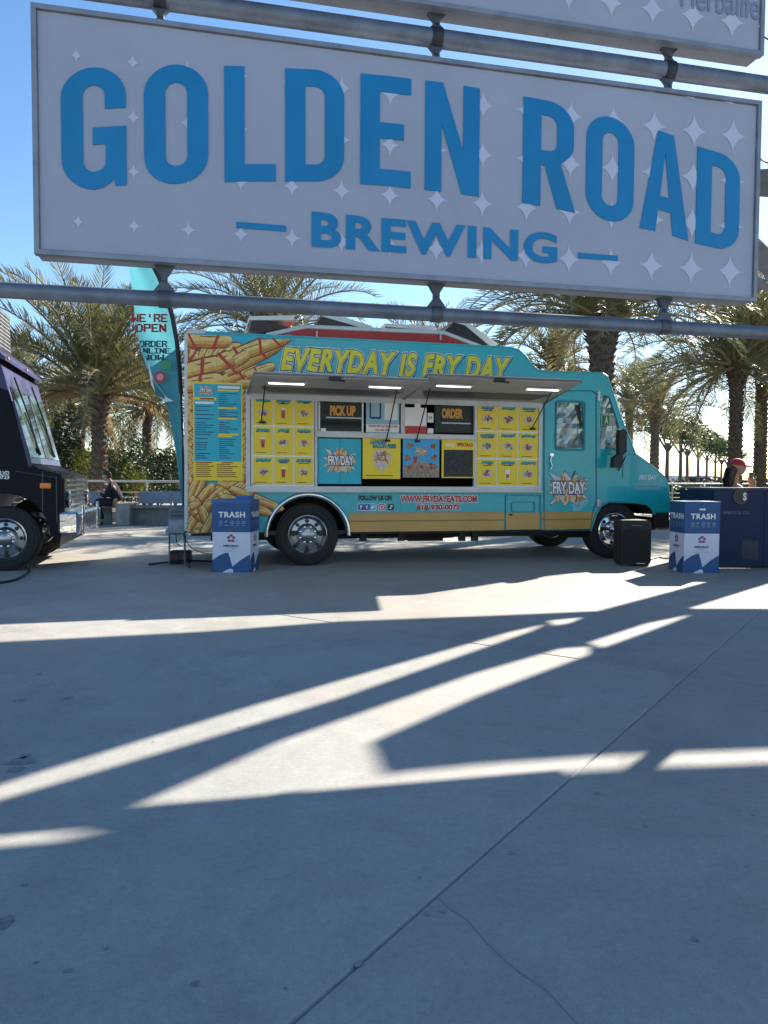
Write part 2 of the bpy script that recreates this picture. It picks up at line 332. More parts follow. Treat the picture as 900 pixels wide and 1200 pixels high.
# ------------------------------------------------------------------ the signs over the plaza
SG = Frame(at(38, 300, 4.33).xy.to_3d(), R(12.6))
def signs():
    bl = SG.xz(43, 296); tr = SG.xz(889, 128); br = SG.xz(885, 355); tl = SG.xz(36, -4)
    x0 = (bl[0] + tl[0]) / 2; x1 = (tr[0] + br[0]) / 2; z0 = (bl[1] + br[1]) / 2; z1 = (tl[1] + tr[1]) / 2
    print('sign', x1 - x0, z1 - z0, z0, bl, tr, br, tl)
    FACE = mat('sign_face', (.36, .385, .48), .55, var=.05, scale=1.5, dirt=.06); STAR = mat('sign_sparkle', (.52, .55, .68), .5, var=.03)
    EDGE = mat('sign_frame_grey', (.27, .29, .34), .5, metal=.4, var=.15, scale=6, dirt=.3); LB = mat('letter_blue', (.0, .20, .44), .45, var=.06, scale=2)
    TH = .15
    def board(name, x0, x1, z0, z1, label):
        t = empty(name, SG.o, SG.yaw, label=label, cat='sign')
        b = MB(); b.box(x0, x1, 0, TH, z0, z1, b=.006); b.build('cabinet', mat('sign_cabinet', (.33, .33, .36), .5, metal=.2, var=.12, scale=3, dirt=.35), t)
        f = MB(); f.box(x0 + .03, x1 - .03, -.004, .01, z0 + .03, z1 - .03); f.build('face', FACE, t)
        e = MB(); w_ = .024
        e.prism([(x0 - .004, z0 - .004), (x1 + .004, z0 - .004), (x1 + .004, z1 + .004), (x0 - .004, z1 + .004)], [[(x0 + w_, z0 + w_), (x1 - w_, z0 + w_), (x1 - w_, z1 - w_), (x0 + w_, z1 - w_)]], -.022, .03)
        e.build('rim', EDGE, t)
        n = MB()
        for i in range(1, 7): x = x0 + (x1 - x0) * i / 7; n.box(x - .006, x + .006, -.024, -.019, z0 + .0, z0 + .035)
        return t
    def sparkles(t, x0, x1, z0, z1, phase=0):
        sp = .315; nx = int((x1 - x0) / sp)
        for i in range(nx + 1):
            for j in range(-1, 7):
                cx = x0 + .235 + sp * i * .985 ; cz = z0 + .2 + sp * j
                u = (cx - x0) / (x1 - x0); r = .032 + .085 * u ** 1.0
                if u < .42 and j > 1 and j * .18 + u * 1.0 > 1.25: r *= .3
                pts = []
                for q in range(4):
                    a = 90 * q
                    for k in range(7):
                        f = k / 7; # concave arc from tip q to tip q+1
                        ax, az = math.cos(R(a)), math.sin(R(a)); bx, bz = math.cos(R(a + 90)), math.sin(R(a + 90))
                        tt = f * math.pi / 2; px = ax * (1 - math.sin(tt)) + bx * (1 - math.cos(tt)); pz = az * (1 - math.sin(tt)) + bz * (1 - math.cos(tt))
                        pts.append((min(max(cx + px * r * 1.0, x0 + .026), x1 - .026), min(max(cz + pz * r * 1.18, z0 + .026), z1 - .026)))
                if max(p[0] for p in pts) - min(p[0] for p in pts) < .01 or max(p[1] for p in pts) - min(p[1] for p in pts) < .012: continue
                s = MB(); s.prism(pts, [], -.007, None); s.build('sparkle', STAR, t)
    t = board('sign_board', x0, x1, z0, z1, 'wide lavender grey sign with big arched blue letters over smaller blue word and white sparkles')
    sparkles(t, x0, x1, z0, z1)
    # arched capitals
    top = [(72, 82), (110, 80), (207, 76.5), (292, 79), (368, 82.5), (450, 89.5), (530, 99), (642, 119), (715, 138), (780, 156), (816, 172), (866, 187)]
    bot = [(72, 222), (110, 223), (207, 216), (292, 213), (368, 213), (450, 218), (530, 226.5), (642, 243), (715, 260), (780, 274), (816, 286), (866, 297)]
    T = [SG.xz(*p) for p in top]; B = [SG.xz(*p) for p in bot]
    def ip(tab, x):
        x = min(max(x, tab[0][0]), tab[-1][0])
        for a, b in zip(tab, tab[1:]):
            if x <= b[0]: return a[1] + (b[1] - a[1]) * (x - a[0]) / max(1e-6, b[0] - a[0])
        return tab[-1][1]
    S, Hh = .33, .15
    def ring(x0=0, y0=0, x1=1, y1=1, rx=.5, ry=.24): return rrect(x0, y0, x1, y1, rx, ry, 8)
    inner = rrect(S, Hh, 1 - S, 1 - Hh, .17, .085, 8)
    gl = {
     'O': (ring(), [inner]),
     'G': (arc(.5, .76, .5, .24, 0, 90, 8)[1:] and [(1, .66)] + arc(.5, .76, .5, .24, 0, 90, 8) + arc(.5, .76, .5, .24, 90, 180, 8) + arc(.5, .24, .5, .24, 180, 270, 8) + [(.62, .01), (.75, .05), (.79, .09), (.83, .02), (1, .02), (1, .51), (.48, .51), (.48, .37), (.68, .37)] + [(.68, .24)] + arc(.51, .23, .17, .085, -10, -90, 5) + arc(.5, .23, .17, .085, -90, -180, 6) + arc(.5, .77, .17, .085, 180, 90, 6) + arc(.5, .77, .17, .085, 90, 0, 6) + [(.67, .66)], []),
     'L': ([(0, 0), (1, 0), (1, .15), (.39, .15), (.39, 1), (0, 1)], []),
     'D': ([(0, 0), (.5, 0)] + arc(.5, .24, .5, .24, -90, 0, 8) + arc(.5, .76, .5, .24, 0, 90, 8) + [(0, 1)], [[(.34, .15), (.5, .15)] + arc(.5, .235, .17, .085, -90, 0, 6) + arc(.5, .765, .17, .085, 0, 90, 6) + [(.34, .85)]]),
     'E': ([(0, 0), (1, 0), (1, .15), (.38, .15), (.38, .43), (.86, .43), (.86, .575), (.38, .575), (.38, .85), (1, .85), (1, 1), (0, 1)], []),
     'N': ([(0, 0), (.3, 0), (.3, .62), (.68, 0), (1, 0), (1, 1), (.7, 1), (.7, .40), (.32, 1), (0, 1)], []),
     'R': ([(0, 0), (.34, 0), (.34, .385), (.42, .385), (.66, 0), (1.02, 0), (.72, .43)] + arc(.5, .62, .47, .19, -40, 0, 4) + arc(.5, .79, .47, .21, 0, 90, 8) + [(0, 1)], [[(.34, .53), (.5, .53)] + arc(.48, .61, .17, .08, -90, 0, 5) + arc(.48, .78, .17, .08, 0, 90, 5) + [(.34, .86)]]),
     'A': ([(0, 0), (.32, 0), (.37, .22), (.64, .22), (.69, 0), (1.02, 0), (.67, 1), (.34, 1)], [[(.405, .36), (.6, .36), (.5, .80)]]),
    }
    for ch, a, b in [('G', 72, 148), ('O', 169, 244), ('L', 263, 323), ('D', 334, 403), ('E', 422, 481), ('N', 497.5, 561), ('R', 612, 673), ('O', 686, 742), ('A', 750, 806), ('D', 815.5, 866)]:
        ym = 150 + (a - 100) * .1
        u0, u1 = SG.xz(a, ym)[0], SG.xz(b, ym)[0]
        mp = lambda p: (u0 + (u1 - u0) * p[0], (lambda x: ip(B, x) + (ip(T, x) - ip(B, x)) * p[1])(u0 + (u1 - u0) * p[0]))
        o, hs = gl[ch]; l = MB()
        def sub(lp):
            out = []
            for p, q in zip(lp, lp[1:] + lp[:1]):
                n = max(1, int(abs(p[0] - q[0]) / .2));
                for i in range(n): out.append((p[0] + (q[0] - p[0]) * i / n, p[1] + (q[1] - p[1]) * i / n))
            return out
        l.prism([mp(p) for p in sub(o)], [[mp(p) for p in sub(h)] for h in hs], -.011, -.004); l.build('letter', LB, t)
    # second word and its dashes
    pa = SG.xz(365, 290); pb = SG.xz(652, 310); pc = SG.xz(365, 248); pd = SG.xz(652, 274)
    wd = MB()
    def warp(g, h, y):
        lo = pa[1] + (pb[1] - pa[1]) * g; hi = pc[1] + (pd[1] - pc[1]) * g; return (pa[0] + (pb[0] - pa[0]) * g, y, lo + (hi - lo) * h)
    put_text(wd, 'BREWING', 0, 0, 1, 1, -.011, LB, bold=.035, space=1.12, warp=warp)
    wd.build('small_lettering', LB, t)
    for (ax, ay, bx, by) in ((277, 266, 335, 266.5), (677, 299, 723, 304)):
        p, q = SG.xz(ax, ay), SG.xz(bx, by); d = MB(); hh = .018; z_ = (p[1] + q[1]) / 2
        d.box(p[0], q[0], -.011, -.004, z_ - hh, z_ + hh); d.build('dash', LB, t)
    # upper board
    ub = SG.xz(893, 66)[1]; ux1 = SG.xz(893, 40)[0]
    t2 = board('sign_board', x0 + .28, ux1, ub, ub + 1.5, 'upper lavender grey sign cut off by the picture top with large sparkles')
    sparkles(t2, x0 + .28, ux1, ub, ub + 1.5)
    a, b = SG.xz(797, 6), SG.xz(889, 20); wd = MB()
    put_text(wd, 'Herbalife', a[0], a[1] - .02, b[0], a[1] + .16, -.010, None, bold=.01)
    wd.build('lettering', mat('faint_lettering', (.20, .24, .36), .5), t2)
    # pipe frame that carries both boards
    fr = empty('pipe_rack', SG.o, SG.yaw, label='horizontal galvanised pipes and diamond brackets carrying the hanging signs', cat='pipe frame')
    zl = SG.xz(450, 365, .075)[1]; zu = SG.xz(511, 45, .075)[1]
    print('pipes', zl, zu, 'upper board', ub)
    yc = .075
    for z, r in ((zl, .047), (zu, .058)):
        b = MB(); b.tube([(x0 - 3.5, yc, z), (x1 + .33, yc, z)], r, seg=20); b.build('pipe', STEEL, fr, smooth=R(40))
    DK = mat('bracket_dark', (.10, .11, .13), .5, metal=.5, var=.2, dirt=.3)
    def bracket(px, py, za, zb):
        x = SG.xz(px, py, yc)[0]; b = MB(); zm = (za + zb) / 2; s = .06; up = zb > za
        for f0, f1, w0, w1 in ((0, .42, .075, .02), (.42, .62, .02, .02), (.62, 1, .02, .06)):
            A = za + (zb - za) * f0; B_ = za + (zb - za) * f1
            b.prism([(x - w0, A), (x + w0, A), (x + w1, B_), (x - w1, B_)], [], yc - .02, yc + .02)
        b.tube([(x, yc - .035, za + (zb - za) * .5), (x, yc + .035, za + (zb - za) * .5)], .014, seg=8)
        b.lathe([(.06, -.02), (.06, .02)], (x, yc, za), 'x') if False else None
        b.build('bracket', DK, fr)
        c = MB(); rr_ = .054 if abs(za - zl) < .2 else .066; c.lathe([(.0, -.035), (rr_, -.035), (rr_, .035), (0, .035)], (x, yc, zl if abs(za - zl) < .2 else zu), 'x', seg=20); c.build('collar', DK, fr, smooth=R(40))
    for px in (193, 511, 778): bracket(px, 350, zl + .03, z0)
    for px, py in ((188, 5), (511, 40), (783, 80)):
        bracket(px, py, zu - .03, z1 + .0); bracket(px, py, zu + .03, ub)
    for x, pr in ((x0 - 3.3, .09),):
        b = MB(); b.tube([(x, yc, 0), (x, yc, 4.6)], pr, seg=16); b.build('post', STEEL, fr, smooth=R(40))
    # loose cable loops beside the boards
    for k, (a_, b_, c_) in enumerate((((889, 32), (894, 42), (901, 47)), ((888, 180), (893, 188), (902, 192)))):
        b = MB(); pts = []
        for p in (a_, b_, c_, (960, c_[1] - 30)): q = SG.xz(p[0], p[1], .1); pts.append((q[0], .1, q[1]))
        b.tube(pts, .006, seg=6); b.build('cable', BLKP, fr)
signs()
# ================================================================== food truck
TR_YAW = R(14.3); _p = at(360, 627, 9.41)
_u = Vector((math.cos(TR_YAW), math.sin(TR_YAW), 0)); _f = Frame((_p.x, _p.y, 0), TR_YAW)
TK = Frame((_p.x, _p.y, 0) + (_u * _f.xz(218, 520)[0]) if False else Vector((_p.x, _p.y, 0)) + _u * _f.xz(218, 520)[0], TR_YAW)
W = 2.25
def Z(px, py, y=0.): return TK.xz(px, py, y)
def zs(l, y=0.): return [TK.xz(a, b, y) for a, b in l]

def blade(mb, x0, z0, x1, z1, w, y, m):                   # fat brush stroke in the side plane
    a = Vector((x0, z0)); b = Vector((x1, z1)); d = (b - a).normalized(); n = Vector((-d.y, d.x)) * w
    pts = [a - n * .8, a + n * .8, a.lerp(b, .5) + n, b + n * .55, b + d * w * .7, b - n * .55, a.lerp(b, .5) - n]
    mb.prism([tuple(p) for p in pts], [], y, None, m)

def burst(mb, cx, cz, w, h, y, seed=1):
    r = random.Random(seed); n = 22; pts = []
    for i in range(n):
        a = 6.283 * i / n; k = 1.0 if i % 2 == 0 else .62
        ca, sa = math.cos(a), math.sin(a); q = max(abs(ca), abs(sa)) ** -1
        k *= (q * .92 if i % 2 == 0 else 1)
        k *= r.uniform(.9, 1.08); pts.append((cx + w / 2 * k * ca, cz + h / 2 * k * sa))
    mb.prism([(cx + (p[0] - cx) * 1.04 + .004, cz + (p[1] - cz) * 1.04) for p in pts], [], y, None, NAVY)
    mb.prism(pts, [], y - .0008, None, mat('burst_silver', (.50, .54, .54), .4, var=.25, scale=18))
    for i in range(46):
        a = r.uniform(0, 6.283); d = r.uniform(.15, .92); x = cx + w * .43 * d * math.cos(a); z = cz + h * .42 * d * math.sin(a)
        t = a + r.uniform(-.8, .8); l = w * r.uniform(.06, .12)
        c = r.choice([FRY, CREAM, FRYO, BROWN, FRY, mat('orange_print', (.62, .22, .03), .4)])
        blade(mb, x - l * math.cos(t), z - l * math.sin(t), x + l * math.cos(t), z + l * math.sin(t), w * .016, y - .0012 - i * .00005, c)
    x0, x1, z0, z1 = cx - w * .33, cx + w * .36, cz - h * .14, cz + h * .2
    put_text(mb, 'FRY DAY', x0, z0, x1, z1, y - .0042, NAVY, bold=.11, shear=-.12, refbold=.04)
    put_text(mb, 'FRY DAY', x0, z0, x1, z1, y - .0050, WHITE, bold=.035, shear=-.12, refbold=.04)
    for i in range(9):
        x = cx - w * .26 + w * .52 * i / 8; blade(mb, x, cz - h * .36 + r.uniform(-.02, .02) * h, x + w * .03, cz - h * .2, w * .018, y - .0046 - i * .0001, r.choice([FRY, CREAM, FRYO]))

def wheel(parent, x, z, y0, r, w, name='wheel', hubcap=False, dual=False):
    wroot = MB()
    s = 1
    wroot.lathe([(r * .60, y0 + .0), (r * .66, y0 - .012), (r * .80, y0 - .018), (r * .93, y0 - .008), (r * .985, y0 + .02), (r, y0 + .05), (r, y0 + w - .05), (r * .985, y0 + w - .02), (r * .9, y0 + w), (r * .6, y0 + w)], (x, 0, z), 'y', seg=48)
    for rr in (.70, .84): wroot.lathe([(r * rr, y0 - .020), (r * (rr + .012), y0 - .023), (r * (rr + .024), y0 - .020)], (x, 0, z), 'y', seg=48)
    for k in range(56):                                  # shoulder tread lugs
        a = 6.283 * k / 56; c_, s_ = math.cos(a), math.sin(a); ta = .02
        q = [(r * .955, -ta), (r * 1.006, -ta), (r * 1.006, ta), (r * .955, ta)]
        wroot.add([(x + a_ * c_ - b_ * s_, yy, z + a_ * s_ + b_ * c_) for yy in (y0 + .012, y0 + .06) for a_, b_ in q], [(0, 1, 2, 3), (4, 7, 6, 5), (0, 4, 5, 1), (1, 5, 6, 2), (2, 6, 7, 3), (3, 7, 4, 0)])
    wh = wroot.build(name, RUBBER, parent, smooth=R(35))
    rim = MB()
    rim.lathe([(r * .63, y0 - .006), (r * .60, y0 - .012), (r * .575, y0 + .01), (r * .55, y0 + .05), (r * .50, y0 + .07), (r * .36, y0 + .062), (r * .30, y0 + .02), (r * .20, y0 - .0), (r * .19, y0 - .03), (r * .12, y0 - .045), (.001, y0 - .047)], (x, 0, z), 'y', seg=40)
    rim.build('rim', CHROME if not hubcap else MIRROR, wh, smooth=R(40))
    d = MB()
    for k in range(8):
        a = 6.283 * k / 8; d.lathe([(r * .065, y0 + .058), (.001, y0 + .057)], (x + r * .435 * math.cos(a), 0, z + r * .435 * math.sin(a)), 'y', seg=12)
    tag(d.build('hand_hole', BLACK, wh), kind='stuff')
    d = MB()
    for k in range(8):
        a = 6.283 * (k + .5) / 8; d.lathe([(r * .035, y0 + .03), (r * .035, y0 - .004), (.001, y0 - .006)], (x + r * .255 * math.cos(a), 0, z + r * .255 * math.sin(a)), 'y', seg=6)
    tag(d.build('lug_nut', MIRROR, wh), kind='stuff')
    return wh

def food_truck():
    t = empty('food_truck', TK.o, TR_YAW, label='teal step van food truck with open awnings and yellow lettering along its side', cat='food truck')
    roofline = [(218, 392), (221, 389), (600, 408), (609, 411), (616, 418), (624, 429), (631, 434.5), (640, 436), (706, 438), (712, 442)]
    front = [(728, 490), (745, 532), (752, 537), (768, 549), (778, 558), (783, 568), (785, 585), (785, 600)]
    arch_c, arch_r = Z(361, 628), .50
    arc_r = [(arch_c[0] + arch_r * math.cos(R(a)), max(.43, arch_c[1] + arch_r * math.sin(R(a)))) for a in range(4, 180, 11)]
    zb = .43
    A = zs(roofline + front); x_end = A[-1][0]
    arch_f = zs([(767, 603), (765, 597), (758, 591), (745, 589), (714, 588), (704, 593), (698, 604), (692, 622)])
    bottom = [(arch_f[0][0] + .0, arch_f[0][1])] + arch_f[1:-1] + [(arch_f[-1][0], zb)] + arc_r + [(A[0][0], zb)]
    # openings
    op = zs([(292, 571), (292, 470), (632, 474), (632, 573)]); ox0, ox1 = op[0][0], op[2][0]; oz0, oz1 = 1.0, 2.10
    op = [(ox0, oz0), (ox0, oz1), (ox1, oz1), (ox1, oz0)]
    dw = zs([(652, 524), (652, 474), (654, 472), (681, 472), (683, 474), (684, 523), (682, 525), (654, 526)])
    qw = zs([(703, 526), (704, 467), (708, 463), (714, 464), (725, 497), (727, 524), (725, 526)])
    side = MB(); side.prism(A + bottom, [op, dw, qw], 0, .035); side.build('side_panel', TEAL, t)
    far = MB(); far.prism(A + bottom, [], W - .035, W); far.build('side_panel', TEAL, t)
    # skin over roof, windscreen and bonnet
    for nm, a, b, m in (('roof', 0, 9, ALU), ('windscreen_surround', 9, 11, TEAL), ('bonnet', 11, 15, TEAL), ('front_panel', 15, 17, TEAL)):
        s = MB(); pts = A[a:b + 1]
        for p, q in zip(pts, pts[1:]):
            s.add([(p[0], .0353, p[1]), (q[0], .0353, q[1]), (q[0], W - .0353, q[1]), (p[0], W - .0353, p[1])], [(0, 1, 2, 3)])
            dx, dz = q[0] - p[0], q[1] - p[1]; l = math.hypot(dx, dz); n = (dz / l * .03, -dx / l * .03)
            s.add([(p[0] + n[0] * -1 * 0 + -n[0] * 0, .0353, p[1])], [])
        s.build(nm, m, t, smooth=R(30))
    g = MB(); p, q = A[9], A[11]; n = Vector((q[1] - p[1], 0, -(q[0] - p[0]))).normalized() * -.012
    lp = lambda f: (p[0] + (q[0] - p[0]) * f + n.x, p[1] + (q[1] - p[1]) * f + n.z)
    a_, b_ = lp(.12), lp(.93)
    for ya, yb in ((.15, W / 2 - .03), (W / 2 + .03, W - .15)):
        g = MB(); g.add([(a_[0], ya, a_[1]), (b_[0], ya, b_[1]), (b_[0], yb, b_[1]), (a_[0], yb, a_[1])], [(0, 1, 2, 3)]); g.build('windscreen', mat('windscreen_dark', (.02, .025, .03), .08), t)
    s = MB(); s.box(A[0][0], A[0][0] + .03, .036, W - .036, zb, A[0][1] - .01); s.build('rear_panel', TEAL, t)
    s = MB(); s.box(.05, x_end - .2, .05, W - .05, zb - .03, zb + .02); s.box(.3, 5.7, .55, .65, .3, .4); s.box(.3, 5.7, 1.6, 1.7, .3, .4); s.box(1.25, 1.4, .3, 2., .32, .46); s.box(3, 3.5, .55, .9, .25, .42)
    s.build('chassis', BLKP, t)
    h = MB(); hp = [Z(400, 630), Z(455, 630), Z(490, 631), Z(500, 634), Z(512, 635), Z(522, 632), Z(540, 631)]
    h.tube([(a, .3, b + .0) for a, b in hp], .012, seg=6)
    for px in (385, 425, 470, 541, 556): a = Z(px, 628, .3); h.box(a[0] - .04, a[0] + .05, .28, .34, a[1] - .07, .41)
    h.build('underbody_pipe', BLKP, t)
    # rivets and body seams
    s = MB()
    def rivet(x, z):
        r_ = .0055; s.add([(x - r_, -.0005, z), (x, -.0005, z - r_), (x + r_, -.0005, z), (x, -.0005, z + r_), (x, -.004, z)], [(0, 1, 4), (1, 2, 4), (2, 3, 4), (3, 0, 4)])
    for i in range(60):
        x = .06 + i * .068; rivet(x, A[1][1] - .055 + (A[2][1] - A[1][1]) * (x - A[1][0]) / (A[2][0] - A[1][0]))
    for x in (.04, ox0 - .09, ox1 + .06): 
        for i in range(34): 
            if zb + .05 + i * .075 < 2.45: rivet(x, zb + .05 + i * .075)
    for i in range(52): rivet(1.9 + i * .06, .955)
    tag(s.build('rivet', mat('rivet_teal', (.05, .36, .40), .35), t), kind='stuff')
    s = MB()
    for x, a, b in ((Z(345, 420)[0], 2.36, Z(345, 393)[1]), (Z(470, 420)[0], 2.36, Z(470, 400)[1]), (Z(470, 590)[0], .68, .94), (ox1 + .085, .95, 2.5)): s.box(x - .002, x + .002, -.0012, .0, a, b)
    s.build('body_seam', mat('seam_teal', (.004, .13, .16), .5), t)
    # roof edge gutter
    s = MB()
    for i in range(len(A[:10]) - 1):
        p, q = A[i], A[i + 1]; s.tube([(p[0], .0, p[1] + .008), (q[0], .0, q[1] + .008)], .013, seg=6)
    for i in range(9, 16): p, q = A[i], A[i + 1]; s.tube([(p[0], .0, p[1] + .003), (q[0], .0, q[1] + .003)], .009, seg=6)
    s.build('edge_moulding', mat('edge_teal', (.05, .40, .42), .4), t)
    c = MB(); c.prism(zs([(216, 392), (221, 386), (240, 387), (240, 391), (222, 391), (220, 397), (220, 622), (216, 622)]), [], -.012, .03); c.build('corner_trim', ALU, t)
    # skirt in tan
    for nm, x0, x1, edge in (('skirt_panel', 409, 591, 1), ('skirt_panel', 634, 692, 1)):
        a, b = Z(x0 + 1, 601)[0], Z(x1 - .5, 601)[0]; zt = Z(500, 601)[1]; zr = Z(500, 610)[1]
        if x0 == 409:
            pts = [(a - .02, zt)] + [q for q in reversed(arc_r) if q[0] > arch_c[0] and q[1] < zt and q[1] > zb + .01][:3][::-1][0:0] + [(a + .005, zb), (b, zb), (b, zt)]
        else: pts = [(a, zb), (b + .0, zb), (b + .075, zt), (a, zt)]
        s = MB(); s.prism(pts, [], -.008, .0); s.build('skirt_panel', BEIGE, t)
        s = MB(); s.box(a, b, -.014, -.0085, zr - .008, zr + .008); s.build('rub_strip', mat('tan_dark', (.28, .16, .05), .4), t)
        s = MB(); s.box(a, b, -.012, 0, zt - .002, zt + .006); s.build('trim_strip', mat('orange_pin', (.5, .22, .04), .4), t)
    a = Z(592, 580); b = Z(632.5, 625)
    s = MB(); s.box(a[0], b[0], -.010, -.0, zb, Z(600, 601)[1]); s.build('skirt_panel', BEIGE, t)
    s = MB(); s.prism([(a[0], a[1]), (b[0], a[1]), (b[0], zb), (a[0], zb)], [[(a[0] + .008, a[1] - .008), (b[0] - .008, a[1] - .008), (b[0] - .008, zb + .008), (a[0] + .008, zb + .008)]], -.014, .0)
    q = Z(599, 588); r_ = Z(626, 600)
    s.prism(rrect(q[0], r_[1], r_[0], q[1], .03), [rrect(q[0] + .006, r_[1] + .006, r_[0] - .006, q[1] - .006, .028)], -.013, .0)
    s.build('access_door_seam', mat('seam_teal', (.004, .13, .16), .5), t)
    s = MB(); q = Z(598, 603); s.box(q[0] - .02, q[0] + .02, -.03, -.01, q[1] - .012, q[1] + .012); s.build('latch', BLKP, t)
    # wheel arches
    s = MB(); prof = []
    for rr, yy in ((.50, .01), (.505, -.035), (.535, -.045), (.56, -.01), (.56, .0)):
        prof.append([(arch_c[0] + rr * math.cos(R(a)), yy, arch_c[1] + rr * math.sin(R(a))) for a in range(0, 181, 6)])
    n = len(prof[0]); vs = [v for l in prof for v in l]; fs = []
    for i in range(4):
        for k in range(n - 1): fs.append((i * n + k, i * n + k + 1, (i + 1) * n + k + 1, (i + 1) * n + k))
    s.add(vs, fs); s.build('wheel_arch_trim', MIRROR, t, smooth=True)
    s = MB(); vs = []; 
    for a in range(0, 181, 9):
        for yy in (.04, .6): vs.append((arch_c[0] + .5 * math.cos(R(a)), yy, arch_c[1] + .5 * math.sin(R(a))))
    s.add(vs, [(2 * i, 2 * i + 1, 2 * i + 3, 2 * i + 2) for i in range(20)]); s.add([(arch_c[0] - .5, .6, .3), (arch_c[0] + .5, .6, .3), (arch_c[0] + .5, .6, 1), (arch_c[0] - .5, .6, 1)], [(0, 1, 2, 3)])
    s.build('wheel_well', DARKIN, t)
    s = MB()
    for p, q in zip(arch_f, arch_f[1:]): s.tube([(p[0], -.004, p[1]), (q[0], -.004, q[1])], .014, seg=6)
    s.build('wheel_arch_lip', mat('edge_teal2', (.02, .30, .34), .4), t)
    s = MB()
    pts = arch_f
    for p, q in zip(pts, pts[1:]): s.add([(p[0], .04, p[1]), (q[0], .04, q[1]), (q[0], .75, q[1]), (p[0], .75, p[1])], [(0, 1, 2, 3)])
    s.add([(arch_f[-1][0] - .1, .75, .25), (arch_f[0][0] + .1, .75, .25), (arch_f[0][0] + .1, .75, 1), (arch_f[-1][0] - .1, .75, 1)], [(0, 1, 2, 3)]); s.build('wheel_well', DARKIN, t)
    fx = Z(722, 620)[0]
    wheel(t, arch_c[0], .40, .03, .40, .26); wheel(t, arch_c[0], .40, W - .29, .40, .26)
    wheel(t, fx, .40, .05, .40, .24, hubcap=True); wheel(t, fx, .40, W - .29, .40, .24, hubcap=True)
    # front bumper and lamps
    s = MB(); s.box(x_end - .12, x_end + .06, .05, W - .05, .40, .58, b=.03); s.build('front_bumper', BLKP, t)
    s = MB(); a = Z(768, 603); s.box(a[0] - .02, x_end - .01, .0, .05, .46, a[1] + .03); s.build('valance', BLKP, t)
    for y in (.25, W - .25):
        s = MB(); s.lathe([(.09, 0), (.1, .02), (.08, .035), (.001, .045)], (x_end, y, .78), 'x', seg=20); s.build('headlight', MIRROR, t)
    # ---------------- cab door
    dz0 = Z(640, 622)[1]; dpts = zs([(637, 622), (637, 470), (640, 462), (644, 457.5), (694, 457.5), (699, 461), (699, 588), (694, 604), (692, 622)])
    s = MB(); inn = []
    cx = sum(p[0] for p in dpts) / len(dpts); cz = sum(p[1] for p in dpts) / len(dpts)
    for p in dpts: inn.append((p[0] + (.012 if p[0] < cx else -.012), p[1] + (.012 if p[1] < cz else -.012)))
    s.prism(dpts, [inn], -.008, .0)
    d = s.build('door', MATS['seam_teal'], t)
    s = MB(); off = .022
    g0, g1 = zs([(650, 528), (686, 470)]); s.prism(rrect(g0[0], g0[1], g1[0], g1[1], .05), [rrect(g0[0] + off, g0[1] + off, g1[0] - off, g1[1] - off, .04)], -.014, .0); s.build('window_gasket', mat('gasket_teal', (.008, .2, .23), .5), d)
    FOIL = mat('foil_sunshade', (.82, .85, .84), .22, metal=.75, var=.12, scale=6, bump=.6, bscale=6)
    for k in (0, 1):
        s = MB(); o = dw if k == 0 else qw
        x0, x1 = min(p[0] for p in o), max(p[0] for p in o); z0, z1 = min(p[1] for p in o), max(p[1] for p in o); N = 7
        vs = [(x0 + (x1 - x0) * i / N, .045 + rnd.uniform(-.024, .024), z0 + (z1 - z0) * j / 9) for j in range(10) for i in range(N + 1)]
        s.add(vs, [(j * (N + 1) + i, j * (N + 1) + i + 1, (j + 1) * (N + 1) + i + 1, (j + 1) * (N + 1) + i) for j in range(9) for i in range(N)])
        s.build('foil_sunshade', FOIL, d if k == 0 else t)
        s = MB(); s.prism(o, [], .008, .012); s.build('window_pane' , CGLASS, d if k == 0 else t)
    s = MB(); q1, q2, q3, q4 = zs([(676, 474), (681, 474), (683, 497), (682, 503)]); s.prism([q1, q2, q3, q4], [], .03, .034); s.build('window_divider', BLKP, d)
    s = MB(); q = [Z(645.5, 534), Z(644, 540), Z(646, 546), Z(644, 550)]; s.tube([(a, -.03, b) for a, b in q], .012, seg=6); s.box(q[0][0] - .02, q[0][0] + .03, -.025, 0, q[0][1] - .01, q[0][1] + .03); s.build('door_handle', MIRROR, d)
    for yy in ((458, 470), (585, 594)):
        a, b = Z(701, yy[1]), Z(701, yy[0]); s = MB(); s.tube([(a[0], -.012, a[1]), (a[0], -.012, b[1])], .014, seg=8)
        for f in (.2, .5, .8): s.box(a[0] - .03, a[0] + .03, -.018, 0, a[1] + (b[1] - a[1]) * f - .01, a[1] + (b[1] - a[1]) * f + .01)
        s.build('hinge', CHROME, d)
    # grade placard in quarter window
    s = MB(); a, b = Z(705, 498.5), Z(722, 486.5); s.box(a[0], b[0], .012, .018, a[1], b[1], WHITE)
    s.box(a[0] + .015, b[0] - .1, .009, .0115, a[1] + .008, b[1] - .008, mat('placard_green', (.02, .22, .06), .5)); put_text(s, 'A', a[0] + .05, a[1] + .02, a[0] + .11, b[1] - .02, .008, WHITE, bold=.03)
    s.build('grade_placard', WHITE, t)
    # mirror on arm
    s = MB(); m0 = [Z(727, 502, -.25), Z(732, 505, -.25), Z(733, 530, -.25), Z(724, 549, -.25), Z(717, 547, -.25), Z(719, 538, -.25), Z(726, 530, -.25)]
    s.prism([Z(724, 504, -.2), Z(729, 502.5, -.2), Z(733, 506, -.2), Z(732.5, 530, -.2), Z(727, 534, -.2), Z(723.5, 531, -.2)], [], -.24, -.16); mi = s.build('side_mirror', BLKP, t)
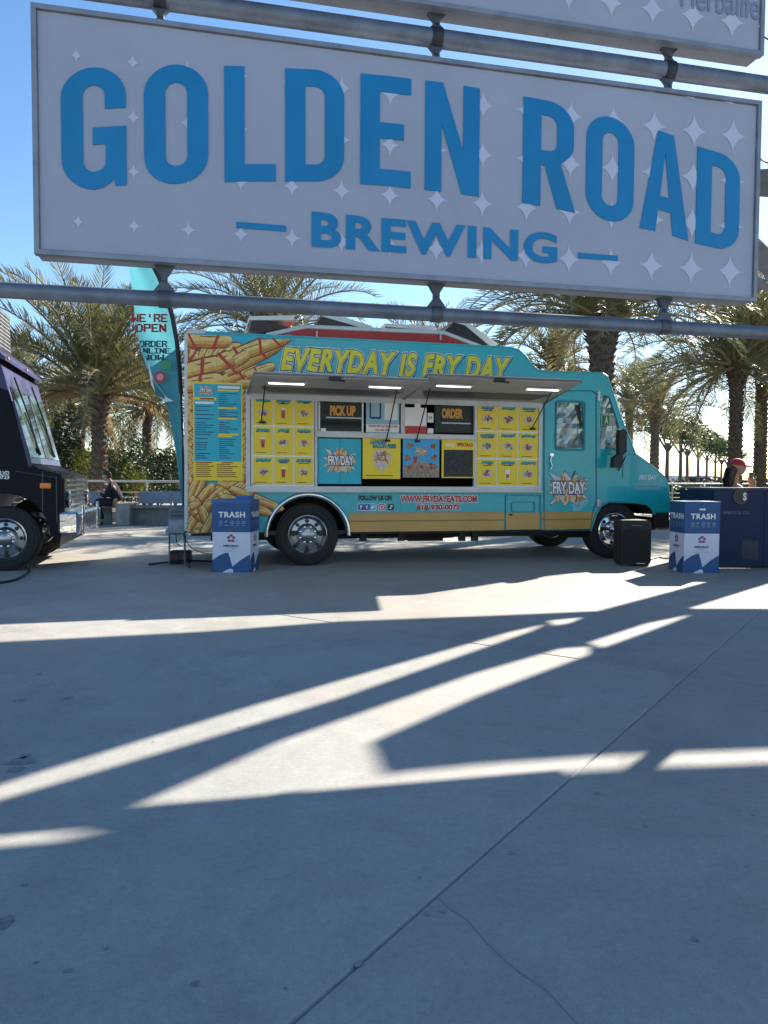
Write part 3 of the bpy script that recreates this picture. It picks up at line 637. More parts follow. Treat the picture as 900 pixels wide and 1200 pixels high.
    s = MB(); s.prism([Z(718, 536, -.2), Z(725, 532, -.2), Z(728, 534, -.2), Z(726, 548, -.2), Z(717, 548, -.2)], [], -.25, -.15); s.build('lower_mirror', BLKP, mi)
    s = MB(); q = Z(724, 527); s.tube([(q[0], -.2, q[1] + .02), (q[0] + .02, 0.01, q[1])], .014, seg=6); s.tube([(q[0], -.2, q[1] - .1), (q[0] + .02, .01, q[1] - .3)], .01, seg=6); s.build('mirror_arm', BLKP, mi)
    s = MB(); q = Z(730, 532), Z(730, 560)
    s.box(q[0][0] - .004, q[0][0] + .004, -.006, 0, q[1][1], q[0][1]); p1 = zs([(703, 530), (745, 533)]); s.box(p1[0][0], p1[1][0], -.006, 0, p1[1][1] - .003, p1[1][1] + .004); s.build('bonnet_seam', MATS['seam_teal'], t)
    # bonnet address lettering
    s = MB(); a = Z(749, 562); b = Z(770, 558); put_text(s, 'FRY DAY', a[0], a[1], b[0], Z(750, 557)[1] + .005, -.003, WHITE, bold=.03, shear=.2)
    for r0, (xa, xb), tx in ((568.5, (742, 775), '11123 TUXFORD ST'), (574.5, (745, 774), 'SUN VALLEY CA 91352')):
        a = Z(xa, r0); b = Z(xb, r0 - 3.6); put_text(s, tx, a[0], a[1], b[0], b[1], -.003, mat('pale_print', (.36, .5, .55), .5), bold=.02)
    s.build('side_lettering', WHITE, t)
    # burst logo on door
    s = MB(); c0, c1 = Z(637, 594), Z(693, 552); burst(s, (c0[0] + c1[0]) / 2, (c0[1] + c1[1]) / 2, c1[0] - c0[0], c1[1] - c0[1], -.009, 4); s.build('burst_logo', WHITE, d)
    # ---------------- fries mural at the tail
    mu = MB(); base = zs([(218.5, 390.5), (298, 394.5), (341, 392), (330, 410), (312, 422), (325, 428), (300, 440), (291, 445), (291, 574), (306, 580), (330, 598), (320, 604)]) 
    base = base + [(arch_c[0] - .56, .62), (arch_c[0] - .56, zb + .01), (.03, zb + .01)]
    mu.prism(base, [], -.0022, None, TEAL2); r2 = random.Random(8)
    lay = [-.003]
    xmin, xmax = .02, Z(291, 500)[0]
    def fry(x0, y0, x1, y1, w, ribs=2, clipx=None, col=None):
        a, b = Vector(Z(x0, y0)), Vector(Z(x1, y1)); d = (b - a); L_ = d.length; d.normalize(); n = Vector((-d.y, d.x)); w = w * .0106 / 2
        def shape(k, e, t0=0, t1=1):
            P = []
            for f, s_ in ((0, .78), (.12, .9), (.5, 1), (.85, .92), (.95, .68), (1, .3)): P.append(a + d * (L_ * (t0 + (t1 - t0) * f)) + n * w * s_ * k)
            Q = []
            for f, s_ in ((1, .3), (.95, .68), (.85, .92), (.5, 1), (.12, .9), (0, .78)): Q.append(a + d * (L_ * (t0 + (t1 - t0) * f)) - n * w * s_ * e)
            cx1 = clipx or xmax
            return [(min(max(p.x, xmin), cx1 if p.y < 2.25 and p.y > 1.0 else 9), max(zb + .015, min(p.y, A[1][1] - .03 - .033 * p.x * 0))) for p in P + Q]
        for k, e, m in ((1.22, 1.22, BROWN), (1, 1, col or CREAM), (-.15, 1, FRY), (-.62, .95, FRYO)):
            mu.prism(shape(k, e), [], lay[0], None, m); lay[0] -= .000022
        for _ in range(2):
            f = rnd.uniform(.2, .6); mu.prism([tuple(a + d * L_ * f + n * w * .55), tuple(a + d * L_ * (f + .25) + n * w * .45), tuple(a + d * L_ * (f + .25) + n * w * .33), tuple(a + d * L_ * f + n * w * .42)], [], lay[0], None, BROWN)
        lay[0] -= .000022
        for i in range(ribs):
            f = (i + .5) / ribs * .8 + rnd.uniform(-.1, .1); c = a + d * L_ * f; sk = d * w * rnd.uniform(-.5, .5); q = d * w * .22
            P = [c + n * w * 1.3 + sk - q, c + n * w * 1.3 + sk + q, c - n * w * 1.3 - sk + q, c - n * w * 1.3 - sk - q]
            mu.prism([(max(p.x, xmin), max(zb + .015, min(p.y, A[1][1] - .02))) for p in P], [], lay[0], None, RED); lay[0] -= .000022
    for i in range(26):
        x, y = (r2.uniform(219, 238), r2.uniform(398, 450)) if i % 2 else (r2.uniform(240, 300), r2.uniform(425, 450))
        a_ = r2.uniform(-.9, .7); fry(x - 10 * math.cos(a_), y - 10 * math.sin(a_), x + 14 * math.cos(a_), y + 14 * math.sin(a_), r2.uniform(8, 13), i % 2, clipx=Z(312, 430)[0])
    for i in range(26):                       # left and right margins of the menu board
        y = 448 + i * 5 + r2.uniform(-3, 3); a_ = r2.uniform(.6, 1.9) * r2.choice([-1, 1])
        fry(223 - 9 * math.cos(a_), y - 9 * math.sin(a_), 223 + 9 * math.cos(a_), y + 9 * math.sin(a_), r2.uniform(6, 10), 1 if i % 4 == 0 else 0)
        fry(288 - 9 * math.cos(a_), y + 9 * math.sin(a_), 288 + 9 * math.cos(a_), y - 9 * math.sin(a_), r2.uniform(6, 10), 1 if i % 3 == 0 else 0)
    fry(250, 412, 285, 408, 14, 0); fry(222, 414, 236, 420, 12, 1); fry(236, 420, 244, 402, 9, 0); fry(243, 420, 252, 404, 9, 0); fry(252, 418, 262, 408, 9, 0)
    fry(216, 398, 272, 399, 17, 2); fry(240, 446, 306, 448, 14, 1); fry(262, 446, 300, 428, 13, 1)
    fry(216, 436, 268, 424, 19, 1); fry(212, 453, 262, 444, 17, 1)
    fry(288, 440, 322, 428, 10, 1, clipx=9); fry(264, 436, 330, 402, 14, 2, clipx=9); fry(268, 420, 342, 392, 16, 3, clipx=9)
    fry(270, 428, 292, 414, 12, 0); fry(258, 426, 272, 418, 18, 1)
    r2 = random.Random(3)
    for i in range(80):
        x = r2.uniform(222, 300); y = r2.uniform(568, 622); a_ = r2.uniform(-1.3, 1.2); l = r2.uniform(11, 19)
        if x + l > 308 and y > 590: x -= 18
        fry(x - l * math.cos(a_) * .8, y - l * math.sin(a_), x + l * math.cos(a_) * .8, y + l * math.sin(a_), r2.uniform(7, 11), 1 if i % 3 == 0 else 0)
    fry(270, 572, 332, 597, 9, 1); fry(262, 582, 318, 602, 10, 1)
    mu.build('fries_mural', FRY, t)
    print('mural depth', lay[0])
    # printed menu board
    s = MB(); a, b = Z(226.5, 563), Z(284, 449.5); y = lay[0] - .006
    s.box(a[0], b[0], y, 0, a[1], b[1], YEL)
    c, e = Z(228, 540.5), Z(282.5, 451.5); s.box(c[0], e[0], y - .003, y - .0005, c[1], e[1], TEAL2)
    wd = e[0] - c[0]; mid = c[0] + wd * .5
    sub = MB(); burst(s, c[0] + wd * .25, e[1] - .085, wd * .36, .13, y - .004, 9)
    def line(x, z, w_, h, m): s.add([(x, y - .0045, z), (x + w_, y - .0045, z), (x + w_, y - .0045, z + h), (x, y - .0045, z + h)], [(0, 1, 2, 3)], m)
    line(c[0] + .0, e[1] - .2, wd * .46, .035, YEL); line(c[0] + wd * .12, e[1] - .193, wd * .3, .02, RED); line(c[0] + .01, e[1] - .245, wd * .4, .026, WHITE); line(mid, e[1] - .05, wd * .47, .028, WHITE)
    line(mid, e[1] - .084, wd * .44, .018, YEL)
    for zz, ww in ((.30, .4), (.43, .4), (.62, .44), (.645, .3)): line(mid, e[1] - zz, wd * ww, .02, YEL)
    r3 = random.Random(5); z_ = e[1] - .28
    while z_ > c[1] + .03:
        line(c[0] + .015, z_, wd * r3.uniform(.2, .42), .010, NAVY); z_ -= r3.choice([.028, .028, .05])
    z_ = e[1] - .115
    while z_ > c[1] + .03:
        if not (.27 < e[1] - z_ < .31 or .41 < e[1] - z_ < .45 or .60 < e[1] - z_ < .66): line(mid + .01, z_, wd * r3.uniform(.12, .42), .009, NAVY)
        z_ -= .0255
    z_ = c[1] - .04
    while z_ > a[1] + .02:
        line(a[0] + .03, z_, wd * r3.uniform(.25, .4), .009, BROWN); line(a[0] + wd * .5, z_, wd * r3.uniform(.25, .45), .009, BROWN); z_ -= .025
    line(a[0] + .03, c[1] - .02, wd * .35, .012, RED); line(a[0] + wd * .6, c[1] - .02, wd * .25, .012, RED)
    s.build('menu_board', YEL, t)
    # ---------------- EVERYDAY IS FRY DAY
    s = MB(); top = zs([(332, 407), (598, 420)]); lo = zs([(328, 433), (592, 447)])
    def warp(g, h, y): 
        zt = top[0][1] + (top[1][1] - top[0][1]) * g; zl = lo[0][1] + (lo[1][1] - lo[0][1]) * g; jig = .008 * math.sin(g * 70)
        return (lo[0][0] + .01 + (lo[1][0] - lo[0][0] + .05) * g, y, zl + (zt - zl) * h + jig)
    put_text(s, 'EVERYDAY IS FRY DAY', 0, 0, 1, 1, -.003, NAVY, bold=.10, shear=.28, warp=lambda g, h, y: (lambda q: (q[0] + .010, q[1], q[2] - .014))(warp(g, h, y)), refbold=.03, space=1.12)
    put_text(s, 'EVERYDAY IS FRY DAY', 0, 0, 1, 1, -.004, WHITE, bold=.10, shear=.28, warp=warp, refbold=.03, space=1.12)
    put_text(s, 'EVERYDAY IS FRY DAY', 0, 0, 1, 1, -.005, NAVY, bold=.075, shear=.28, warp=warp, refbold=.03, space=1.12)
    put_text(s, 'EVERYDAY IS FRY DAY', 0, 0, 1, 1, -.006, LYEL, bold=.045, shear=.28, warp=warp, refbold=.03, space=1.12)
    s.build('slogan_lettering', LYEL, t)
    # lower lettering
    s = MB()
    def strip(txt, x0, y0, x1, y1, m, bold, space=1, outline=None):
        a, b = Z(x0, y1), Z(x1, y0)
        if outline: put_text(s, txt, a[0], a[1], b[0], b[1], -.003, outline, bold=bold + .06, space=space, refbold=bold)
        put_text(s, txt, a[0], a[1], b[0], b[1], -.0045, m, bold=bold, space=space)
    strip('FOLLOW US ON', 420, 580.5, 459, 586.5, BLACK, .06)
    strip('WWW.FRYDAYEATS.COM', 469, 580.5, 559, 589, RED, .05, outline=WHITE)
    strip('818-930-0072', 488, 591, 539, 598, RED, .05, outline=WHITE)
    ic = [(423, mat('icon_navy', (.04, .1, .35), .4)), (430, mat('icon_navy', (.04, .1, .35), .4)), (437, mat('icon_sky', (.1, .4, .6), .4)), (447.5, mat('icon_pink', (.5, .12, .2), .4)), (458, BLACK)]
    for px, m in ic:
        a, b = Z(px - 3.6, 598), Z(px + 3.6, 590.5); s.prism(rrect(a[0] - .006, a[1] - .006, b[0] + .006, b[1] + .006, .02), [], -.003, None, WHITE if px != 458 else MATS['icon_sky'])
        s.prism(rrect(a[0], a[1], b[0], b[1], .018), [], -.004, None, m)
        cx, cz, r_ = (a[0] + b[0]) / 2, (a[1] + b[1]) / 2, (b[0] - a[0]) * .3
        if px == 430: put_text(s, 'f', cx - .012, cz - r_, cx + .012, cz + r_, -.005, WHITE, bold=.05)
        elif px == 423: put_text(s, 'y', cx - .018, cz - r_, cx + .018, cz + r_, -.005, WHITE, bold=.05)
        elif px == 437: blade(s, cx - r_, cz - r_ * .5, cx + r_, cz + r_ * .5, .013, -.005, WHITE)
        elif px == 447.5: s.prism(rrect(cx - r_, cz - r_, cx + r_, cz + r_, .012), [rrect(cx - r_ + .008, cz - r_ + .008, cx + r_ - .008, cz + r_ - .008, .008)], -.005, None, WHITE)
        else: s.add([(cx - .004, -.005, cz - r_), (cx + .006, -.005, cz - r_), (cx + .006, -.005, cz + r_), (cx - .004, -.005, cz + r_)], [(0, 1, 2, 3)], WHITE); blade(s, cx - r_ * .7, cz - r_ * .6, cx, cz - r_ * .8, .01, -.005, WHITE); blade(s, cx, cz + r_ * .8, cx + r_ * .8, cz + r_ * .4, .01, -.0052, WHITE)
    s.build('contact_lettering', RED, t)
    # ---------------- serving hatch
    fr = MB(); F = .03
    fr.prism([(ox0 - .04, oz0 - .035), (ox1 + .035, oz0 - .035), (ox1 + .035, oz1 + .11), (ox0 - .04, oz1 + .11)], [[(ox0 + .012, oz0 + .02), (ox1 - .012, oz0 + .02), (ox1 - .012, oz1), (ox0 + .012, oz1)]], -.03, .01)
    hatch = fr.build('hatch_frame', ALU, t)
    s = MB(); s.box(ox0 - .05, ox1 + .045, -.055, -.0, oz0 - .055, oz0 - .036); s.build('sill', ALU, hatch)
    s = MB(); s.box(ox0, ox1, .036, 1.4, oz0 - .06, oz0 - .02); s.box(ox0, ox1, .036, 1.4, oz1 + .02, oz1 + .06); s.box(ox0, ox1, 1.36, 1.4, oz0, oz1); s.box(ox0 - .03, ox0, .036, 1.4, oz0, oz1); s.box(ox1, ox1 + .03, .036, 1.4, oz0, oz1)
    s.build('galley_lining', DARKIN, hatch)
    s = MB()
    for i in range(26): x = 1.75 + i * .085; hh = rnd.uniform(.08, .34); s.box(x, x + rnd.uniform(.04, .075), .45 + .1 * (i % 3), .52 + .1 * (i % 3), 1.55, 1.55 + hh, rnd.choice([ALU, CHROME, BLKP, RED]))
    s.box(1.7, 4.0, .42, 1.2, 1.5, 1.54, CHROME); s.box(1.7, 4.0, .8, 1.2, 1.86, 1.89, CHROME); s.build('galley_stores', CHROME, hatch)
    def panel(nm, x0, y0, x1, y1, m, yy=.0, th=.012, parent=hatch, lab=None):
        a, b = Z(x0, y1, yy), Z(x1, y0, yy); s = MB(); s.box(a[0], b[0], yy, yy + th, a[1], b[1], m); return s, a, b
    # card walls
    food = [FRYO, PINKY, BROWN, PINKY, mat('salad_print', (.12, .2, .05), .5), RED]
    titleM = mat('title_teal', (.02, .32, .36), .5)
    def card(x0, z0, x1, z1, k):
        s = MB(); y = -.012; s.box(x0, x1, y, .0, z0, z1, YEL); r = random.Random(k); w_, h = x1 - x0, z1 - z0
        cx = (x0 + x1) / 2 + r.uniform(-.02, .02) * w_; tw = w_ * r.uniform(.6, .8); tz = z1 - h * .12
        n = r.choice([5, 6, 7, 8]); q = [(-.5, -.5), (.5, -.5), (.5, .5), (-.5, .5)]
        for j, (m, dy, gw) in enumerate(((NAVY, -.0015, 1.1), (titleM, -.0025, 1.0))):
            for i in range(n):
                gx = cx - tw / 2 + tw * (i + .5) / n; gwid = tw / n * .46 * gw; gh = h * .045 * gw * r.uniform(.85, 1.2); sl_ = gh * .5
                zz = tz + r.uniform(-.006, .006) + (.0 if j else -.004)
                s.prism([(gx - gwid - sl_ * .3, zz - gh), (gx + gwid - sl_ * .3, zz - gh), (gx + gwid + sl_, zz + gh), (gx - gwid + sl_, zz + gh)], [], y + dy - i * .00002, None, m)
        if r.random() < .6: s.add([(cx - tw * .35, y - .002, tz - h * .12), (cx + tw * .4, y - .002, tz - h * .12), (cx + tw * .4, y - .002, tz - h * .085), (cx - tw * .35, y - .002, tz - h * .085)], [(0, 1, 2, 3)], NAVY)
        fz = z0 + h * .45
        if k in (1, 3, 7, 16):
            ww = w_ * .12; s.prism([(cx - ww * .75, fz - h * .2), (cx + ww * .75, fz - h * .2), (cx + ww, fz + h * .16), (cx - ww, fz + h * .16)], [], y - .002, None, RED if k in (7,) else PINKY if k != 16 else WHITE)
            s.prism([(cx - ww, fz + h * .1), (cx + ww, fz + h * .1), (cx + ww, fz + h * .17), (cx - ww, fz + h * .17)], [], y - .003, None, WHITE)
            s.prism([(cx - ww * .6, fz - h * .17), (cx + ww * .6, fz - h * .17), (cx + ww * .7, fz - h * .02), (cx - ww * .7, fz - h * .02)], [], y - .003, None, RED)
        else:
            rr = w_ * .27
            s.prism([(cx + rr * 1.15 * r.uniform(.8, 1.1) * math.cos(a * .45), fz + rr * .8 * r.uniform(.8, 1.1) * math.sin(a * .45)) for a in range(14)], [], y - .0015, None, mat('tray_print', (.55, .50, .45), .5, var=.2, scale=30))
            for i in range(16):
                a_, d_ = r.uniform(0, 6.28), rr * r.uniform(0, .75); x, z = cx + d_ * math.cos(a_), fz + d_ * .75 * math.sin(a_); q_ = rr * r.uniform(.14, .34)
                s.prism([(x + q_ * r.uniform(.6, 1.1) * math.cos(b * 1.05), z + q_ * r.uniform(.5, 1) * math.sin(b * 1.05)) for b in range(6)], [], y - .002 - i * .00006, None, r.choice(food))
        s.add([(cx - w_ * .35, y - .002, z0 + h * .06), (cx + w_ * .2, y - .002, z0 + h * .06), (cx + w_ * .2, y - .002, z0 + h * .085), (cx - w_ * .35, y - .002, z0 + h * .085)], [(0, 1, 2, 3)], BROWN)
        return s
    for wall, (px0, px1) in enumerate(((296, 367.5), (558, 631))):
        xa, xb = Z(px0, 520)[0], Z(px1, 520)[0]; za, zc = 1.03, Z(px0, 464 if wall == 0 else 473)[1]
        s = MB(); s.box(xa - .02, xb + .01, 0, .02, za - .02, zc + .01, WHITE); bw = s.build('card_rack', ALU, hatch)
        for j in range(3):
            for i in range(3):
                cw, ch = (xb - xa) / 3, (zc - za) / 3
                k = wall * 9 + j * 3 + i
                card(xa + i * cw + .012, zc - (j + 1) * ch + .014, xa + (i + 1) * cw - .012, zc - j * ch - .010, k).build('menu_card', YEL, bw)
    mx0, mx1 = Z(369, 520)[0], Z(557, 520)[0]; zsh = Z(460, 511)[1]
    s = MB(); s.box(mx0, mx1, -.05, .12, zsh - .035, zsh + .035, b=.008); s.build('serving_shelf', ALU, hatch)
    s = MB(); pxa = Z(469.5, 500)[0]; s.box(pxa, pxa + .05, -.02, .04, zsh + .035, oz1); s.build('mullion', ALU, hatch); s = MB(); s.box(mx0, mx0 + .03, -.02, .03, oz0, oz1); s.build('mullion', ALU, hatch); s = MB(); s.box(mx1 - .02, mx1, -.02, .03, oz0, oz1); s.build('mullion', ALU, hatch)
    for (x0, x1, word, tx0, tx1, seed) in ((373, 426, 'PICK UP', 387, 417, 1), (509, 554, 'ORDER', 518, 543, 2)):
        a, b = Z(x0, 509.5, .03), Z(x1, 468 if seed == 1 else 472, .03); s = MB()
        s.prism([(a[0], a[1] + .03), (b[0], a[1] + .03), (b[0], b[1]), (a[0], b[1])], [[(a[0] + .022, a[1] + .05), (b[0] - .022, a[1] + .05), (b[0] - .022, b[1] - .02), (a[0] + .022, b[1] - .02)]], .025, .045)
        wn = s.build('serving_window', BLKP if seed == 2 else CHROME, hatch)
        s = MB(); s.box(a[0] + .02, b[0] - .02, .034, .037, a[1] + .05, b[1] - .02); s.build('pane', DGLASS, wn)
        zr = Z(400, 489 if seed == 1 else 492)[1]
        s = MB(); s.box(a[0] + .1, b[0] - .02, .028, .05, zr - .012, zr + .004); s.build('sash_bar', ALU, wn)
        s = MB(); s.box(a[0] + .1, b[0] - .03, .02, .026, zr + .01, b[1] - .03); bd = s.build('word_board', mat('board_black', (.012, .013, .012), .5, var=.3, scale=15), wn)
        s = MB(); c, e = Z(tx0, 487 if seed == 1 else 490, .0), Z(tx1, 475.5 if seed == 1 else 479, .0)
        put_text(s, word, c[0], c[1], e[0], e[1], .017, mat('bulb_amber', (.62, .30, .05), .5), bold=.06); s.build('word_lettering', FRY, wn)
    def poster(x0, y0, x1, y1, m, yy=-.01, lab=None):
        s, a, b = panel('poster', x0, y0, x1, y1, m, yy); return s, a, b
    # QR codes themselves are not reproduced
    s, a, b = poster(429, 468, 468, 508, mat('poster_sky', (.28, .45, .55), .5)); w_ = b[0] - a[0]; h = b[1] - a[1]
    s.add([(a[0] + w_ * .55, -.012, a[1] + h * .4), (a[0] + w_ * .95, -.012, a[1] + h * .4), (a[0] + w_ * .95, -.012, b[1] - h * .05), (a[0] + w_ * .55, -.012, b[1] - h * .05)], [(0, 1, 2, 3)], WHITE)
    s.prism(rrect(a[0] + w_ * .1, a[1] + h * .42, a[0] + w_ * .45, b[1] - h * .06, .02), [rrect(a[0] + w_ * .15, a[1] + h * .48, a[0] + w_ * .4, b[1] - h * .11, .01)], -.012, None, NAVY)
    s.add([(a[0], -.012, a[1] + h * .05), (b[0], -.012, a[1] + h * .05), (b[0], -.012, a[1] + h * .27), (a[0], -.012, a[1] + h * .27)], [(0, 1, 2, 3)], WHITE)
    put_text(s, 'WWW.FRYDAYEATS.COM', a[0] + w_ * .06, a[1] + h * .18, b[0] - w_ * .06, a[1] + h * .25, -.013, RED, bold=.04); put_text(s, '818-930-0072', a[0] + w_ * .28, a[1] + h * .08, b[0] - w_ * .28, a[1] + h * .14, -.013, RED, bold=.04)
    s.build('poster', WHITE, hatch)
    s, a, b = poster(474.5, 478, 500, 507.5, WHITE, -.03); s.box(a[0], b[0], -.034, -.0305, a[1], a[1] + (b[1] - a[1]) * .28, RED); s.build('notice', WHITE, hatch)
    s, a, b = poster(486, 472, 493, 479, WHITE, -.02); s.build('notice', WHITE, hatch)
    s, a, b = poster(501, 484, 508, 495, WHITE, -.02); s.lathe([(.012, 0), (.02, 0)], ((a[0] + b[0]) / 2, -.022, (a[1] + b[1]) / 2), 'y', BLACK, 12); s.build('notice', WHITE, hatch)
    s, a, b = poster(501, 502, 508, 508, WHITE, -.02); s.build('notice', WHITE, hatch)
    s, a, b = poster(376, 502, 382, 508, WHITE, -.02); s.build('napkin_holder', WHITE, hatch)
    # lower panels
    s, a, b = poster(373, 514.5, 423.5, 567, TEAL2, -.005); burst(s, (a[0] + b[0]) / 2, (a[1] + b[1]) / 2, (b[0] - a[0]) * .86, (b[1] - a[1]) * .62, -.007, 12); s.box((a[0] + b[0]) / 2 - .003, (a[0] + b[0]) / 2 + .003, -.0062, -.0045, a[1], b[1], NAVY); s.build('logo_panel', TEAL2, hatch)
    s, a, b = poster(425, 513.5, 469.5, 561, YEL, -.035); w_, h = b[0] - a[0], b[1] - a[1]
    for i, (tx, f0, f1) in enumerate((('LOADED', .86, .96), ('BACON FRIES', .75, .85))):
        X0 = a[0] + w_ * (.2 if i == 0 else .26)
        put_text(s, tx, X0, a[1] + h * f0, X0 + w_ * (.42 if i == 0 else .62), a[1] + h * f1, -.037, NAVY, bold=.09, shear=.2, refbold=.04); put_text(s, tx, X0, a[1] + h * f0, X0 + w_ * (.42 if i == 0 else .62), a[1] + h * f1, -.038, titleM, bold=.03, shear=.2, refbold=.04)
    cx, cz = a[0] + w_ * .5, a[1] + h * .5
    s.prism([(cx - .13, cz + .02), (cx - .09, cz - .1), (cx + .0, cz - .17), (cx + .09, cz - .09), (cx + .14, cz + .04), (cx + .05, cz + .12), (cx - .08, cz + .11)], [], -.037, None, MATS['tray_print'])
    for i in range(26):
        x, z = cx + rnd.uniform(-.08, .08), cz + rnd.uniform(-.05, .08); t_ = rnd.uniform(0, 3.1); blade(s, x - .03 * math.cos(t_), z - .03 * math.sin(t_), x + .03 * math.cos(t_), z + .03 * math.sin(t_), .009, -.0375 - i * .00005, rnd.choice([FRY, FRYO, PINKY, CREAM, BROWN]))
    s.box(a[0] + w_ * .08, a[0] + w_ * .8, -.0375, -.036, a[1] + h * .07, a[1] + h * .09, BROWN)
    s.build('poster', YEL, hatch)
    s, a, b = poster(472, 514.5, 515, 559.5, mat('poster_blue', (.04, .33, .62), .45), -.03); w_, h = b[0] - a[0], b[1] - a[1]
    tbl = mat('table_print', (.30, .24, .20), .5, var=.3, scale=25)
    s.prism([(a[0], a[1]), (b[0], a[1]), (b[0], a[1] + h * .3), (a[0] + w_ * .5, a[1] + h * .42), (a[0], a[1] + h * .28)], [], -.0315, None, tbl)
    for i in range(7): x = a[0] + w_ * (i + .5) / 7; s.add([(x, -.0322, a[1]), (x + .006, -.0322, a[1]), (a[0] + w_ * .5 + (x - a[0] - w_ * .5) * .3 + .004, -.0322, a[1] + h * .32), (a[0] + w_ * .5 + (x - a[0] - w_ * .5) * .3, -.0322, a[1] + h * .32)], [(0, 1, 2, 3)], BROWN)
    for fx_, fz_ in ((.18, .82), (.82, .82), (.12, .5), (.86, .52), (.2, .28), (.5, .28), (.82, .3)):
        for i in range(10):
            x, z = a[0] + w_ * fx_ + rnd.uniform(-.03, .03), a[1] + h * fz_ + rnd.uniform(-.025, .025); q_ = rnd.uniform(.012, .025)
            s.prism([(x + q_ * math.cos(b_ * 1.05), z + q_ * math.sin(b_ * 1.05)) for b_ in range(6)], [], -.033 - i * .00005, None, rnd.choice(food))
    burst(s, a[0] + w_ * .5, a[1] + h * .67, w_ * .42, h * .25, -.033, 21)
    s.prism([(a[0] + w_ * .3, a[1] + h * .36), (a[0] + w_ * .37, a[1] + h * .36), (a[0] + w_ * .39, a[1] + h * .54), (a[0] + w_ * .28, a[1] + h * .54)], [], -.034, None, RED)
    s.build('poster', WHITE, hatch)
    s, a, b = poster(517.5, 516, 556, 560, YEL, -.03); w_, h = b[0] - a[0], b[1] - a[1]; s.box(a[0] + w_ * .06, b[0] - w_ * .04, -.033, -.0305, a[1] + h * .03, a[1] + h * .74, mat('chalkboard', (.025, .028, .03), .6, var=.5, scale=20))
    put_text(s, 'SPECIALS', a[0] + w_ * .46, a[1] + h * .83, b[0] - w_ * .05, a[1] + h * .93, -.032, RED, bold=.05); put_text(s, 'today', a[0] + w_ * .1, a[1] + h * .8, a[0] + w_ * .42, a[1] + h * .92, -.032, WHITE, bold=.02, shear=.3)
    s.build('specials_board', YEL, hatch)
    # awnings
    hz = 2.17
    for k, (h0, h1, zo, leds) in enumerate(((292, 474, 2.255, ((315, 357), (433, 470))), (474, 637, 2.315, ((512, 552), (618, 655))))):
        xa, xb = Z(h0, 470)[0] - .02, Z(h1, 470)[0] - .005; pr = -1.0
        aw = MB(); th = .045
        def L3(x, f, dz=0): return (x, pr * f - .03, hz + (zo - hz) * f + dz)
        vs = [L3(x, f, dz) for x in (xa, xb) for f in (0, 1) for dz in (0, th)]
        aw.add(vs, [(0, 1, 3, 2), (4, 6, 7, 5), (1, 5, 7, 3), (0, 2, 6, 4)], mat('awning_edge', (.16, .17, .18), .5, metal=.3)); aw.add(vs, [(0, 4, 5, 1)], TEAL); aw.add(vs, [(0, 2, 6, 4)], UNDER)
        ao = MB()
        ao.add([L3(x, f, dz) for x in (xa, xb) for f in (0, 1) for dz in (0, th)], [(1, 5, 7, 3)], TEAL)
        ao.add([L3(x, f, dz) for x in (xa, xb) for f in (0, 1) for dz in (0, th)], [(0, 2, 6, 4), (2, 3, 7, 6), (0, 1, 3, 2), (4, 5, 7, 6), (0, 1, 5, 4)], UNDER)
        an = ao.build('awning', UNDER, t)
        rm = MB()
        rm.tube([L3(xa, 0, -.005), L3(xa, 1, .02), L3(xb, 1, .02), L3(xb, 0, -.005)], .016, mat('awning_rim', (.22, .23, .24), .45, metal=.5), seg=6); rm.build('rim', None, an)
        rc = MB(); i0, i1 = .12, .42
        rc.add([L3(xa + .25, i0, -.006), L3(xb - .25, i0, -.006), L3(xb - .12, i1, -.006), L3(xa + .12, i1, -.006)], [(0, 1, 2, 3)]); rc.build('screen_panel', mat('screen_blue', (.05, .07, .10), .4, var=.2), an)
        for (l0, l1) in leds:
            f = .72; yy = pr * f - .03; a0 = Z(l0, 448, yy)[0]; b0 = Z(l1, 448, yy)[0]; lf = (MB())
            lf.box(a0 - .02, b0 + .02, yy - .04, yy + .04, hz + (zo - hz) * f - .02, hz + (zo - hz) * f - .002, ALU); l_ = lf.build('light_fitting', ALU, an)
            lf = MB(); n = 14
            for i in range(n):
                xx = a0 + (b0 - a0) * i / n; lf.box(xx, xx + (b0 - a0) / n * .72, yy - .02, yy + .02, hz + (zo - hz) * f - .03, hz + (zo - hz) * f - .0205)
            lf.build('light_strip', LED, l_)
        for px in ((306, 452) if k == 0 else (487, 622)):
            x = Z(px, 500)[0]; s = MB(); y1_ = -.03
            s.tube([(x, -.04, 1.82 if px in (306, 622) else 1.62), (x + (.02 if k else -.0), -.55, hz + (zo - hz) * .55)], .008, seg=6); s.box(x - .02, x + .05, -.05, -.0, 1.6 if px in (452, 487) else 1.8, 1.63 if px in (452, 487) else 1.83); s.build('gas_strut', BLKP, an)
        x = Z(393 if k == 0 else 585, 440, -1)[0]; s = MB(); s.box(x - .08, x + .06, -1.06, -1.0, zo - .03, zo + .02, b=.01); s.tube([(x - .02, -1.05, zo - .02), (x + .1, -1.07, zo - .035)], .012, seg=6); s.build('latch', BLKP, an)
    # ---------------- roof gear
    RB = mat('red_vent_box', (.40, .02, .02), .45, var=.1, dirt=.15); WB = mat('white_vent', (.62, .62, .60), .5, var=.06, dirt=.25)
    yr = .25; q = zs([(312, 394), (358, 384), (520, 391), (562, 407)], yr); rz = lambda x: A[1][1] + (A[2][1] - A[1][1]) * (x - A[1][0]) / (A[2][0] - A[1][0])
    s = MB(); s.prism([q[0], (q[3][0], q[3][1] - .02), q[2], q[1]], [], yr, 1.9); rv = s.build('roof_vent_box', RB, t)
    s = MB()
